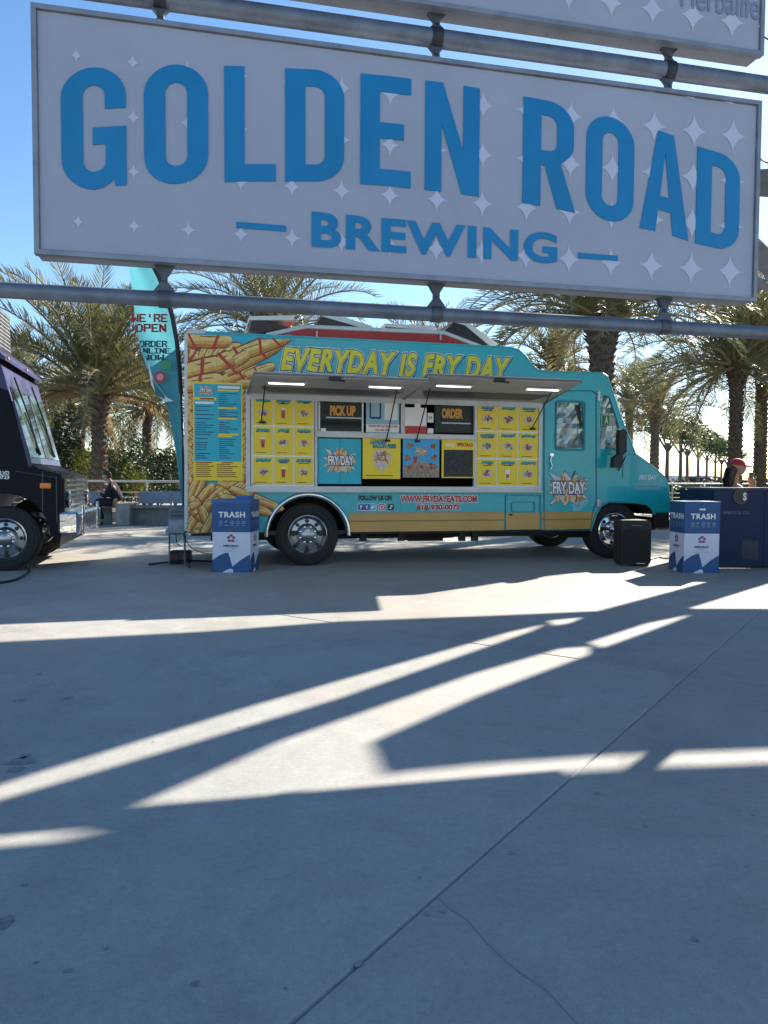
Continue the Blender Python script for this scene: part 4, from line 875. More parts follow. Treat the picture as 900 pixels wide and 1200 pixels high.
    for a, b in ((0, 1), (1, 2), (2, 3)): s.tube([(q[a][0], yr - .01, q[a][1] + .01), (q[b][0], yr - .01, q[b][1] + .01)], .028, seg=6)
    s.build('vent_rim', WB, rv)
    for px in (371, 516): s = MB(); a = Z(px, 392, yr); s.box(a[0] - .008, a[0] + .008, yr - .03, yr, a[1] - .08, a[1] + .04); s.build('rib', WB, rv)
    def lid(pts, y0, y1, nm='vent_lid'):
        # tilted flap: dark gap below a pale slab
        p = zs(pts, y0); s = MB(); s.prism(p, [], y0, y1); lo_ = s.build('vent_opening', BLACK, t)
        return p
    lid([(292, 388), (296, 372), (341, 384), (305, 390)], .3, 1.2); s = MB(); a, b = Z(292, 370.5, .28), Z(345, 374, .28); s.prism([(a[0], a[1] - .05), (a[0], a[1]), (b[0], b[1] + .05), (b[0], b[1] - .01)], [], .28, 1.2); s.build('vent_lid', WB, t)
    lid([(368, 384), (376, 372), (388, 371), (431, 386)], .3, 1.2); s = MB(); p = zs([(376, 370), (400, 371), (437, 382), (437, 386), (430, 386)], .28); s.prism(p, [], .28, 1.2); s.build('vent_lid', WB, t)
    s = MB(); p = zs([(452, 383), (451, 379), (510, 382), (512, 388)], .28); s.prism(p, [], .28, 1.2); s.build('vent_lid', WB, t)
    lid([(520, 388), (532, 378), (544, 380), (572, 405), (562, 405)], .3, 1.2); s = MB(); p = zs([(531, 377), (549, 378), (584, 403), (580, 406), (574, 405), (545, 381)], .28); s.prism(p, [], .28, 1.2); s.build('vent_lid', WB, t)
    # tail: power inlet and step
    s = MB(); s.box(-.22, -.01, .05, .6, .42, .62, b=.02); s.build('rear_bumper', mat('dull_steel', (.20, .24, .30), .45, metal=.5, var=.2), t)
    return t
food_truck()
# ================================================================== black van at the left edge
def black_van():
    dep = 8.75; p0 = at(6, 640, dep); yaw = TR_YAW; u = Vector((math.cos(yaw), math.sin(yaw), 0))
    V = Frame((p0.x, p0.y, 0), yaw); W2 = 2.1
    t = empty('step_van', V.o, yaw, label='black and purple step van with chrome bumper cut off by the left picture edge', cat='van')
    P = lambda px, py, y=0.: V.xz(px, py, y)
    PB = mat('van_black', (.004, .005, .012), .35, spec=.12, var=.2); PP = mat('van_purple', (.022, .018, .09), .35, var=.35, scale=4)
    zs_ = lambda l: [P(*q) for q in l]
    wx = 0.0; ax = [(wx + .5 * math.cos(R(a)), max(.40, .42 + .5 * math.sin(R(a)))) for a in range(0, 181, 12)]
    front = zs_([(-8, 412), (0, 428), (34, 543), (46, 549), (72, 556), (73, 612), (70, 640)])
    out = [(-4.5, front[0][1] + .15), (front[0][0], front[0][1] + .1)] + front[1:] + [(front[-1][0], .40)] + [(.5, .40)] + ax[1:] + [(-4.5, .40)]
    win = zs_([(-60, 550), (-60, 440), (-8, 440), (24, 546), (20, 550)])
    s = MB(); s.prism(out, [], 0, W2); s.build('body', PB, t)
    s = MB(); s.prism(zs_([(-14, 430), (1, 430), (10, 458), (-6, 452)]), [], -.006, 0); s.prism(zs_([(14, 470), (17, 470), (38, 545), (34, 548)]), [], -.006, 0); s.build('purple_wrap', PP, t)
    # raked windscreen and bonnet as solids across the width
    a, b = front[1], front[2]
    d = Vector((b[0] - a[0], 0, b[1] - a[1])); n = Vector((-d.z, 0, d.x)).normalized(); n = n if n.x > 0 else -n
    def on(f, y, o=.0): q = Vector((a[0], y, a[1])) + d * f + n * o; return q
    s = MB(); s.add([on(0, .002, .012), on(1, .002, .012), on(1, W2 - .02, .012), on(0, W2 - .02, .012)], [(0, 1, 2, 3)]); s.build('windscreen_surround', PP, t)
    for y0, y1 in ((.1, W2 / 2 - .04), (W2 / 2 + .04, W2 - .1)):
        s = MB(); s.add([on(.2, y0, .02), on(.93, y0, .02), on(.93, y1, .02), on(.2, y1, .02)], [(0, 1, 2, 3)]); ws = s.build('windscreen', mat('windscreen_glass', (.10, .14, .12), .06, metal=.5, var=.9, scale=2.5, rvar=.03), t)
        s = MB(); s.tube([on(.1, y0 + .2, .06), on(.5, y0 + .45, .05), on(.88, y0 + .55, .03)], .012, seg=6); s.tube([on(.45, y0 + .35, .035), on(.9, y0 + .62, .03)], .010, seg=6); s.build('wiper', BLKP, ws)
    q = V.xz(4, 414); s = MB(); s.box(-4.4, q[0] - .08, -.02, W2 + .02, q[1] + .02, q[1] + .09, b=.02); s.prism([(q[0] - .1, q[1] + .07), (q[0] + .02, q[1] - .04), (q[0] + .02, q[1] - .08), (q[0] - .14, q[1] - .02)], [], .0, W2); s.build('roof_visor', PP, t)
    for y in (.1, 1.1): s = MB(); s.box(q[0] - .02, q[0] + .03, y, y + .06, q[1] - .05, q[1] - .02); s.build('marker_lamp', mat('amber_lens', (.6, .2, .02), .3), t)
    q0, q1 = V.xz(-40, 412, .2), V.xz(6, 368, 1.3); s = MB(); s.box(q0[0], q1[0], .2, 1.5, q0[1], q1[1]); g_ = s.build('roof_unit', BLKP, t); s = MB()
    for i in range(14):
        z = q0[1] + (q1[1] - q0[1]) * (i + .5) / 14; s.box(q0[0], q1[0] - .02, .185, .2, z - .006, z + .006); s.box(q1[0], q1[0] + .015, .22, 1.48, z - .006, z + .006)
    for i in range(20):
        y = .22 + 1.26 * i / 19; s.box(q1[0], q1[0] + .016, y - .005, y + .005, q0[1], q1[1])
    s.build('grille_mesh', mat('mesh_grey', (.3, .3, .3), .5, metal=.6), g_)
    # nose
    f = front[-2][0]; s = MB(); a, b = V.xz(73, 608), V.xz(73, 560)
    s.box(f, f + .02, .08, W2 - .08, a[1], b[1]); gr = s.build('grille', mat('grille_black', (.02, .02, .025), .25, metal=.3), t)
    s = MB()
    for i in range(8): z = a[1] + (b[1] - a[1]) * (i + .5) / 8; s.box(f + .02, f + .035, .35, W2 - .35, z - .012, z + .012)
    s.build('grille_bar', MIRROR, gr)
    for y in (.25, W2 - .25):
        s = MB(); s.lathe([(.1, f + .02), (.11, f + .05), (.08, f + .06), (.001, f + .07)], (0, y, (a[1] + b[1]) / 2 - .02), 'x', seg=20); s.build('headlight', MIRROR, t)
    s = MB(); a, b = V.xz(70, 636), V.xz(78, 607); x0 = front[-1][0]
    s.box(x0 - .02, x0 + .22, -.02, W2 + .02, .42, .70, b=.03); s.box(x0 + .2, x0 + .235, .3, .4, .40, .78, b=.01); s.box(x0 + .2, x0 + .235, W2 - .4, W2 - .3, .40, .78, b=.01); s.build('chrome_bumper', mat('rippled_chrome', (.75, .75, .78), .10, metal=1, var=.05, bump=1.6, bscale=4, rvar=.05), t)
    s = MB(); a, b = V.xz(47, 572.5), V.xz(60, 566); s.box(a[0], b[0], -.025, 0, a[1], b[1], b=.008); s.build('side_marker', mat('amber_lens2', (.75, .22, .02), .3), t)
    s = MB(); a, b = V.xz(52, 604), V.xz(70, 560)
    for l in ([(50, 552), (50, 600)], [(66, 558), (67, 612)], [(18, 552), (66, 560)]):
        p, q = [V.xz(*k) for k in l]; s.tube([(p[0], -.003, p[1]), (q[0], -.003, q[1])], .008, seg=6)
    s.build('panel_seam', mat('seam_grey', (.04, .04, .05), .4), t)
    s = MB()
    for tx, y0, y1, x0 in (('BLVD', 552, 556.5, -3), (' 90723', 557, 561.5, -6)): a, b = V.xz(x0, y1), V.xz(11, y0); put_text(s, tx, a[0], a[1], b[0], b[1], -.004, WHITE, bold=.04)
    s.build('side_lettering', WHITE, t)
    wheel(t, wx, .385, -.01, .385, .26); wheel(t, wx, .41, W2 - .26, .41, .26)
    s = MB(); 
    for a in range(0, 180, 12):
        s.add([(wx + .5 * math.cos(R(k)), yy, .42 + .5 * math.sin(R(k))) for k in (a, a + 12) for yy in (-.012, .012)], [(0, 1, 3, 2)])
    s.build('wheel_arch_lip', PB, t)
black_van()

# ================================================================== feather flag
PIX = {'W': '10001 10001 10001 10101 10101 11011 10001', 'E': '11111 10000 10000 11110 10000 10000 11111', "'": '00100 00100 00100 00000 00000 00000 00000', 'R': '11111 10001 10001 11110 10010 10001 10001', 'O': '01110 10001 10001 10001 10001 10001 01110', 'P': '11111 10001 10001 11111 10000 10000 10000', 'N': '10001 11001 11101 10101 10111 10011 10001', 'D': '11110 10001 10001 10001 10001 10001 11110', 'L': '10000 10000 10000 10000 10000 10000 11111', 'I': '11111 00100 00100 00100 00100 00100 11111'}
def flag():
    F = Frame((0, 0, 0), 0); dep = 9.55; o = at(214, 640, dep); F = Frame((o.x, dep, 0), 0)
    t = empty('feather_flag', (o.x, dep, 0), 0, label='tall teal feather flag with red and navy block lettering behind the food truck tail', cat='flag')
    X = lambda px, py: F.xz(px, py)
    right = [(160, 285), (172, 300), (184, 322), (193, 345), (201, 372), (206, 400), (209, 430), (212, 470), (214, 520), (215, 560), (216, 600)]
    left = [(148, 290), (149, 305), (151, 325), (155, 350), (158, 378), (163, 402), (171, 425), (180, 452), (197, 474), (206, 530), (213, 600)]
    s = MB(); n = len(right); K = 10; vs = []
    for (l, r_) in zip(left, right):
        a, b = X(*l), X(*r_)
        for k in range(K + 1):
            f = k / K; z = a[1] + (b[1] - a[1]) * f
            vs.append((a[0] + (b[0] - a[0]) * f, .05 * math.sin(f * 5 + z * 2.2) * (1 - f) + .02 * math.sin(z * 9 + f * 3), z))
    s.add(vs, [(i * (K + 1) + k, i * (K + 1) + k + 1, (i + 1) * (K + 1) + k + 1, (i + 1) * (K + 1) + k) for i in range(n - 1) for k in range(K)])
    s.build('banner', mat('flag_teal', (.11, .40, .46), .7, var=.06, scale=3, trans=.35), t, smooth=True)
    # folded lower hem
    s = MB(); s.prism([X(176, 424), X(182, 445), X(197, 466), X(206, 471), X(196, 472), X(186, 463), (X(180, 452))], [], -.10, -.09); s.build('hem', WHITE, t)
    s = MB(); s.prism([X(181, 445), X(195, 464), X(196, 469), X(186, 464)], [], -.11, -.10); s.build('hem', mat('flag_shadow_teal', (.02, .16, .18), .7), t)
    s = MB(); pp = [X(*q) for q in ((166, 290), (176, 305), (187, 325), (195, 345), (203, 372), (208, 400), (211, 430), (213, 462))]
    s.tube([(a, -.03, b) for a, b in pp], [.02, .028, .034, .034, .034, .032, .03, .028], seg=6); s.build('pole_sleeve', mat('sleeve_black', (.02, .02, .025), .7), t)
    s = MB(); pp = [X(*q) for q in ((212, 455), (214, 520), (216, 600), (216.5, 640))]; s.tube([(a, .0, max(.02, b)) for a, b in pp], .016, seg=6); s.build('pole', BLKP, t)
    s = MB()
    for k in range(4): a = k * 1.57 + .4; b0 = pp[-1][0]; s.tube([(b0, 0, .05), (b0 + .45 * math.cos(a), .45 * math.sin(a), .015)], .014, seg=6)
    s.build('base', BLKP, t)
    def pix(word, px0, py0, px1, py1, m, y=-.09, parent=t, skew=0, clip=None):
        a, b = X(px0, py1), X(px1, py0); s = MB(); N = len(word) * 6 - 1; cw = (b[0] - a[0]) / N; ch = (b[1] - a[1]) / 7
        for i, c in enumerate(word):
            for r_, row in enumerate(PIX[c].split()):
                for q, v in enumerate(row):
                    x = a[0] + (i * 6 + q) * cw; z = b[1] - (r_ + 1) * ch
                    if v == '1' and not (clip and x < clip(z)): s.box(x - cw * .1, x + cw * 1.55, y, y + .004, z - ch * .12, z + ch * 1.12)
        s.build('block_lettering', m, t)
    RP = mat('flag_red', (.42, .03, .04), .6); NP = mat('flag_navy', (.02, .035, .10), .6)
    cl = lambda z: X(0, 0)[0] * 0 + X(158.5, 380)[0]
    pix("WE'RE", 157.5, 370, 198, 379, RP); pix('OPEN', 162, 381.5, 196.5, 390.5, RP)
    lft = lambda z: (X(160, 390)[0] + (X(160, 390)[1] - z) * .42)
    pix('ORDER', 166, 401, 197.5, 408, NP, clip=lft); pix('ONLINE', 164, 409.5, 201, 415.5, NP, clip=lft); pix('NOW', 170, 417, 194, 423.5, NP, clip=lft)
    s = MB(); a, b = X(192.5, 434), X(203, 424); s.box(a[0], b[0], -.09, -.085, a[1], b[1]); s.build('green_patch', mat('flag_green', (.05, .30, .10), .6), t)
    s = MB(); c = X(190, 443)
    s.lathe([(.045, 0), (.075, 0)], (c[0], -.09, c[1]), 'y', RP, 18); s.lathe([(.001, 0), (.045, 0)], (c[0], -.091, c[1]), 'y', mat('flag_pink', (.6, .3, .35), .6), 14); s.build('round_patch', RP, t)
    s = MB(); a, b = X(164, 360), X(195, 347); burst(s, (a[0] + b[0]) / 2, (a[1] + b[1]) / 2, b[0] - a[0], b[1] - a[1], -.09, 31); s.build('burst_logo', RP, t)
flag()

# ================================================================== trash boxes
def trash_box(o, yaw, w, d, h, label, lid, tb=None):
    t = empty('trash_box', o, yaw, label=label, cat='trash box', group='printed cardboard trash boxes')
    TN = mat('trash_navy', (.012, .075, .22), .5, var=.05); TW = mat('trash_white', (.60, .62, .72), .5, var=.04)
    s = MB(); s.box(0, w, 0, d, .0, h * .97, TW, b=.004); s.build('carton', TW, t)
    def face(M, ww, big):
        zc = h * .56
        pr = MB(); pr.box(0, ww, -.004, -.0005, zc, h * .96, TN)
        pr.prism([(0, 0.005), (0, h * .17)] + [(ww * (.0 + .42 * f), h * (.17 + .11 * math.sin(f * 1.5))) for f in (.3, .6, .8, 1)] + [(ww * .47, h * .20), (ww * .53, h * .085), (ww * .53, .005)], [], -.003, None, TN)
        pr.prism([(ww * .53, .005), (ww * .53, h * .085), (ww * .75, h * .18), (ww, h * .26), (ww, .005)], [], -.003, None, TN)
        pr.prism([(ww * .27, .005), (ww * .33, h * .03), (ww * .48, h * .06), (ww * .55, h * .045), (ww * .55, .005)], [], -.0042, None, TW)
        x0, x1 = (.17, .87) if big else (.08, .95)
        put_text(pr, 'TRASH', ww * x0, h * .76, ww * x1, h * .84, -.0055, WHITE, bold=.04, space=1.15)
        gr = mat('trash_icon', (.35, .42, .55), .5)
        for i in range(5):
            cx = ww * (x0 + .06 + (x1 - x0 - .1) * i / 4); cz = h * .695; q = ww * .05
            pts = [(cx + q * math.cos(a * 1.2566 + i), cz + q * .9 * math.sin(a * 1.2566 + i)) for a in range(5 if i != 1 else 3)]
            inn = [(cx + q * .72 * math.cos(a * 1.2566 + i), cz + q * .65 * math.sin(a * 1.2566 + i)) for a in range(5 if i != 1 else 3)]
            pr.prism(pts, [inn], -.0055, None, gr); pr.box(cx - q, cx + q * .8, -.0056, -.005, cz - q * 1.7, cz - q * 1.5, gr)
        cx, cz = ww * .5, h * .475
        for i in range(5):
            a = R(90 + 72 * i); q = ww * .075; px, pz = cx + q * math.cos(a), cz + q * math.sin(a); col = (RED if i % 2 == 0 else mat('trash_blue', (.02, .1, .4), .5))
            pr.prism([(px + ww * .05 * math.cos(a + R(k)), pz + ww * .04 * math.sin(a + R(k))) for k in (0, 80, 140, 220, 280)], [(px + ww * .018 * math.cos(a + R(k)), pz + ww * .015 * math.sin(a + R(k))) for k in (0, 120, 240)] and [], -.0045, None, col)
        put_text(pr, 'REPUBLIC', ww * .30, h * .36, ww * .70, h * .385, -.0045, NAVY, bold=.05); put_text(pr, 'SERVICES', ww * .38, h * .335, ww * .62, h * .35, -.0045, gr, bold=.02)
        pr.box(ww * .3, ww * .7, -.0046, -.004, h * .295, h * .30, gr)
        q = MB(); 
        q.mats = pr.mats; q.f = pr.f; q.m = pr.m; q.v = [tuple(M @ Vector(v)) for v in pr.v]; q.build('printed_face', TN, t)
    face(Matrix.Identity(4), w, True)
    face(Matrix.Translation((w, 0, 0)) @ Matrix.Rotation(R(90), 4, 'Z'), d, False)
    face(Matrix.Translation((0, d, 0)) @ Matrix.Rotation(R(-90), 4, 'Z'), d, False)
    s = MB()
    if lid == 'flap':
        s.prism([(-.006, -.006), (w + .006, -.006), (w + .006, d + .006), (-.006, d + .006)], [rrect(w * .25, d * .25, w * .75, d * .75, .08)], h * .955, h + .006, axis='xy')
        s.build('lid', mat('lid_blue', (.02, .10, .32), .45), t); s = MB(); s.prism([(w * .55, d * .3), (w * .55, d * .75), (w * .9, d * .8), (w * .98, d * .55), (w * .9, d * .25)], [], h * .99, h + .05, axis='xy'); s.build('flap', mat('lid_blue', (.02, .10, .32), .45), t)
    else:
        s.prism([(-.008, -.008), (w + .008, -.008), (w + .008, d + .008), (-.008, d + .008)], [rrect(w * .25, d * .25, w * .75, d * .75, .1)], h * .955, h + .006, axis='xy'); s.build('lid', TN, t)
        s = MB(); s.prism(rrect(w * .40, h * .885, w * .58, h * .91, .014), [], -.012, -.006); s.build('hand_slot', WHITE, t)
g1 = ground(249, 671); trash_box(g1, R(-5), .455, .40, .86, 'blue and white trash box standing in front of the rear of the food truck', 'flap')
g2 = ground(801, 672); trash_box(g2, R(1), .425, .44, .86, 'blue and white trash box standing beside the dark bar counter', 'slot')

# ================================================================== dark bar counter with round emblem
def counter():
    o = ground(838, 666); o = Vector((o.x - .03, o.y + .02, 0)); w, d, h = 2.2, 1.0, 1.03
    t = empty('bar_counter', o, R(2), label='dark navy boxed bar counter with round black emblem behind the right trash box', cat='counter')
    CN = mat('counter_navy', (.006, .018, .065), .5, var=.2, scale=2, spec=.3)
    xs = [0, .66, 1.3, w]
    for a, b in zip(xs, xs[1:]): s = MB(); s.box(a + .003, b - .003, 0, .02, .02, h - .03, b=.003); s.build('front_panel', CN, t)
    s = MB(); s.box(0, .02, .02, d, .02, h - .03); s.build('end_panel', CN, t); s = MB(); s.box(w - .02, w, .02, d, .02, h - .03); s.build('end_panel', CN, t)
    s = MB(); s.box(-.01, w + .01, -.015, d, h - .028, h, b=.006); s.build('top', mat('counter_top', (.03, .045, .09), .3), t)
    s = MB(); s.box(.03, w - .03, .05, d - .05, 0, .03); s.build('plinth', BLKP, t)
    e = at(868, 582, o.y); cx = (e.x - o.x); s = MB(); cz = e.z
    s.lathe([(.001, -.012), (.10, -.012), (.105, -.003), (.105, 0)], (cx, 0, cz), 'y', BLACK, 28)
    put_text(s, 'S', cx + .03, cz - .05, cx + .075, cz + .05, -.014, WHITE, bold=.04); s.lathe([(.085, 0), (.09, 0)], (cx, -.0135, cz), 'y', mat('emblem_grey', (.1, .12, .16), .5), 28)
    s.build('round_emblem', BLACK, t)
    s = MB(); a, b = at(848, 602.5, o.y), at(879, 599.5, o.y); put_text(s, 'SPIRITS & CO.', a.x - o.x, a.z, b.x - o.x, b.z, -.003, mat('faint_print', (.16, .18, .24), .5), bold=.01); s.build('faint_lettering', WHITE, t)
    s = MB(); a, b = at(870, 655, o.y), at(890, 634, o.y); s.prism([(a.x - o.x, a.z), (b.x - o.x, a.z - .02), (b.x - o.x, b.z), (a.x - o.x, b.z + .02)], [], -.003, 0); s.build('scuffed_patch', mat('scuff', (.03, .028, .045), .5, var=.4, scale=12), t)
counter()

# ================================================================== loudspeaker
def speaker():
    a = ground(729, 664); o = Vector((a.x, a.y, 0)); d = a.y; w = .39; h = .60
    t = empty('loudspeaker', o, R(3), label='black portable loudspeaker standing on the ground in front of the food truck cab', cat='speaker')
    s = MB(); pts = [(0, 0), (w, 0), (w, .28), (w * .88, .34), (w * .12, .34), (0, .28)]
    s.prism(rrect(0, .02, w, h, .05), [], .03, .33); s.build('cabinet', BLKP, t, smooth=R(35))
    g = MB(); g.prism(rrect(.025, .05, w - .025, h - .12, .03), [], .012, .03); g.build('grille', mat('speaker_mesh', (.010, .010, .011), .6, bump=.8, bscale=400), t)
    g = MB(); g.box(w * .32, w * .68, .02, .031, h - .075, h - .06); g.build('handle', mat('grey_trim', (.10, .10, .11), .4), t)
    for x in (.06, w - .06): g = MB(); g.box(x - .04, x + .04, .04, .30, 0, .025); g.build('foot', mat('foot_grey', (.05, .05, .05), .5), t)
    g = MB(); g.box(w * .5, w * .78, .01, .02, .035, .045); g.build('badge', WHITE, t)
speaker()

# ================================================================== ground clutter
def clutter():
    g = ground(210, 661); t = empty('power_box', (g.x, g.y, 0), R(4), label='small black power box on the ground behind the food truck tail', cat='power box')
    s = MB(); s.box(-.13, .13, 0, .2, .02, .17, b=.02); s.build('case', BLKP, t); s = MB(); s.box(-.12, -.02, .01, .19, 0, .03); s.box(.02, .12, .01, .19, 0, .03); s.build('foot', BLKP, t)
    s = MB(); s.box(-.10, -.03, -.008, .0, .06, .12); s.box(.03, .10, -.008, 0, .06, .12); s.build('socket', mat('socket_red', (.10, .02, .02), .5), t)
    # metal unit at the tail
    p = at(209, 600, 9.35); t = empty('generator_unit', (p.x - .12, p.y, 0), TR_YAW, label='grey metal equipment box mounted low at the food truck tail', cat='equipment box')
    UM = mat('unit_grey', (.12, .15, .20), .4, metal=.3, var=.2)
    s = MB(); s.box(-.01, .20, 0, .4, .46, .76, b=.01); s.build('case', UM, t)
    s = MB(); s.box(-.04, .22, -.03, .42, .42, .455); s.build('tray', mat('unit_tray', (.25, .3, .36), .4, metal=.5), t)
    for i in range(5): s = MB(); s.box(.02, .17, -.006, 0, .5 + i * .045, .515 + i * .045); s.build('louvre', mat('louvre_dark', (.05, .06, .08), .5), t)
    for x in (.0, .19): s = MB(); s.tube([(x, .1, .43), (x, .1, 0)], .012, seg=6); s.build('leg', UM, t)
    def cable(label, pts, r=.009, n=10):
        P = [Vector(p) for p in pts]; out = []
        for i in range(len(P) - 1):
            p0, p1, p2, p3 = P[max(i - 1, 0)], P[i], P[i + 1], P[min(i + 2, len(P) - 1)]
            for k in range(n):
                f = k / n; out.append(.5 * ((2 * p1) + (p2 - p0) * f + (2 * p0 - 5 * p1 + 4 * p2 - p3) * f * f + (3 * p1 - p0 - 3 * p2 + p3) * f ** 3))
        out.append(P[-1]); s = MB(); s.tube(out, r, seg=6); tag(s.build('cable', BLKP), label, 'cable')
    gr = lambda x, y, z=.012: ground(x, y) + Vector((0, 0, z))
    cable('thin black cable dropping from the equipment box into the small black power box', [at(206, 617, 9.35), at(207, 635, 9.3), gr(211, 653, .15) + Vector((0, .05, 0))], .006)
    cable('black cable looping from the equipment box to the ground behind the left trash box', [at(213, 617, 9.35), at(217, 632, 9.3), at(228, 644, 9.3) , gr(250, 650), gr(300, 648)], .006)
    cable('thick black cable lying on the paving by the black van wheel', [gr(-60, 700), gr(-20, 688), gr(2, 684), gr(20, 680), gr(33, 672), gr(34, 664)], .014)
    cable('black cable lying between the loudspeaker and the right trash box', [gr(762, 656), gr(772, 654), gr(782, 655), gr(800, 650)], .010)
clutter()

# ================================================================== palms
LEAF = mat('palm_leaf', (.17, .165, .07), .45, var=.35, scale=3, trans=.35); LEAFB = mat('palm_leaf_straw', (.26, .17, .075), .6, var=.45, scale=3, trans=.35)
RACH = mat('palm_rachis', (.28, .22, .10), .6, var=.2); TRUNK = mat('palm_trunk', (.13, .105, .08), .9, var=.4, scale=14, bump=1, bscale=20); BOOT = mat('palm_boot', (.10, .065, .04), .9, var=.4, scale=20, bump=.8, bscale=25)
def frond_mesh(k, L=3.3, droop=1., dead=False, near=True):
    r = random.Random(100 + k); s = MB(); n = 16; pts = []; a = R(8 + 4 * (k % 3)); x = z = 0
    for i in range(n + 1):
        pts.append(Vector((x, 0.06 * math.sin(i * .5 + k), z))); f = i / n
        a2 = a - droop * R(70 + 9 * (k % 3)) * f ** 1.7; x += L / n * math.cos(a2); z += L / n * math.sin(a2)
    s.tube(pts, [.035 * (1 - .85 * i / n) + .004 for i in range(n + 1)], LEAFB if dead else RACH, seg=4, caps=False)
    m = LEAFB if dead else LEAF; N = 62 if near else 40
    for side in (-1, 1):
        for i in range(N):
            f = .10 + .9 * i / N + r.uniform(-.005, .005)
            q = f * n; j = min(int(q), n - 1); p = pts[j].lerp(pts[j + 1], q - j); d = (pts[j + 1] - pts[j]).normalized()
            ll = .52 * (math.sin(min(1, f * 1.25 + .12) * math.pi * .62) if f < .7 else 1 - (f - .7) * 2.1) * r.uniform(.85, 1.12) + .04; ll = min(max(ll, .10), .6)
            out = Vector((0, side, 0)); up = d.cross(out) * (-side) if False else Vector((-d.z, 0, d.x))
            el = r.choice([.55, .15, .75, .35]) * (1 if not dead else -.7) + r.uniform(-.12, .12)
            v = (d * (.62 + .5 * f) + out * (1. - .35 * f) + up * el).normalized(); v2 = (v + Vector((0, 0, -.25 - (.6 if dead else 0)))).normalized()
            wd = d * (.016 if near else .026)
            a1 = p + v * ll * .55; a3 = a1 + v2 * ll * .45
            s.add([p - wd * .6, p + wd * .6, a1 + wd, a1 - wd, a3], [(0, 1, 2, 3), (3, 2, 4)], m)
    me_o = s.build('frond', m); me = me_o.data; bpy.data.objects.remove(me_o); return me
FR = {}
def fronds(near): 
    if near not in FR: FR[near] = ([frond_mesh(k, 3.3, .55 + .28 * k / 2, near=near) for k in range(6)], [frond_mesh(10 + k, 2.9, 1.25, True, near=near) for k in range(2)])
    return FR[near]
def palm(x, y, trunk_h, r0, scale, n, label, seed, near=True, boot=True, group='date palms around the plaza', straw=.15, elmax=84, elmin=-38):
    r = random.Random(seed); t = empty('palm_tree', (x, y, 0), 0, label=label, cat='palm tree', group=group)
    s = MB(); rings = int(trunk_h / .10); seg = 22; vs = []; fs = []
    for i in range(rings + 1):
        f = i / rings; z = trunk_h * f
        for k in range(seg):
            a = 6.283 * (k + .5 * (i % 2)) / seg; rr = r0 * (1.12 - .22 * f) * (1 + (.10 if i % 2 else -.06) + r.uniform(-.03, .05))
            if boot: rr *= 1 + .75 * max(0, (f - .80) / .2) ** 1.2 * (1 if f < .985 else .7)
            vs.append((rr * math.cos(a), rr * math.sin(a), z))
    for i in range(rings):
        for k in range(seg): fs.append((i * seg + k, i * seg + (k + 1) % seg, (i + 1) * seg + (k + 1) % seg, (i + 1) * seg + k))
    s.add(vs, fs, TRUNK); tr = s.build('trunk', TRUNK, t)
    if near:                                   # cut frond bases standing off the trunk
        s = MB(); golden = 2.39996
        for i in range(int(trunk_h * 46)):
            z = trunk_h * i / (trunk_h * 46); f = z / trunk_h; a = i * golden; rr = r0 * (1.1 - .22 * f); big = 1 + (2.2 * max(0, (f - .78) / .22) if boot else 0)
            if boot: rr *= 1 + .75 * max(0, (f - .80) / .2) ** 1.2
            c = Vector((rr * math.cos(a), rr * math.sin(a), z)); o = Vector((math.cos(a), math.sin(a), 0)); q = Vector((-o.y, o.x, 0)); w_ = .045 * (1 + .3 * big); l = .055 * big
            s.add([c - q * w_, c + q * w_, c + q * w_ * .6 + o * l + Vector((0, 0, .05 + .04 * big)), c - q * w_ * .6 + o * l + Vector((0, 0, .05 + .04 * big)), c + Vector((0, 0, .10)) - q * w_ * .5 - o * .02, c + Vector((0, 0, .10)) + q * w_ * .5 - o * .02], [(0, 1, 2, 3), (3, 2, 5, 4), (0, 3, 4), (1, 5, 2)])
        tag(s.build('leaf_base', BOOT, tr), kind='stuff')
    G, D = fronds(near)
    for i in range(n):
        f = (i + .5) / n; el = elmax - (elmax - elmin) * f ** .85 + r.uniform(-6, 6); az = i * 137.5 + r.uniform(-12, 12)
        dead = f > 1 - straw; me = r.choice(D if dead else (G[:3] if el > 35 else G[2:])); o = bpy.data.objects.new('frond', me); C.objects.link(o); o.parent = t
        o.location = (0.12 * r0 / .2 * math.cos(R(az)), 0.12 * r0 / .2 * math.sin(R(az)), trunk_h - .1 * f + .05)
        o.rotation_euler = Euler((r.uniform(-.35, .35), -R(el), R(az))); k = scale * r.uniform(.88, 1.1) * (.8 if el > 70 else 1); o.scale = (k, k, k)
    return t
def palm_px(px, py_base_depth, py_top, r0, scale, n, label, seed, **k):
    p = at(px, py_top, py_base_depth); return palm(p.x, p.y, p.z, r0, scale, n, label, seed, **k)
palm_px(116, 21, 462, .20, 1.16, 84, 'big date palm with thick crown behind the bench, left of the feather flag', 1, straw=.05, elmin=-12)
palm_px(92, 27, 488, .20, .72, 60, 'shorter date palm with orange dead fronds half hidden behind the big left palm', 2, straw=.4, near=False)
palm_px(172, 31, 478, .19, .95, 66, 'date palm with slim trunk just left of the food truck tail', 3, straw=.15, near=False)
palm_px(318, 21, 392, .22, 1.0, 64, 'palm whose fronds arch above the food truck roof vents below the sign', 4, elmax=75)
palm_px(706, 17, 372, .27, 1.0, 66, 'palm with fat dark trunk head directly behind the food truck cab roof', 5, elmax=60, elmin=-12, straw=.0)
palm_px(650, 27, 430, .22, .85, 60, 'palm filling the gap behind the stepped food truck roof', 6, straw=.3, near=False)
palm_px(768, 34, 486, .20, .95, 44, 'shorter distant palm just right of the food truck windscreen', 7, straw=.0, near=False, elmin=-25)
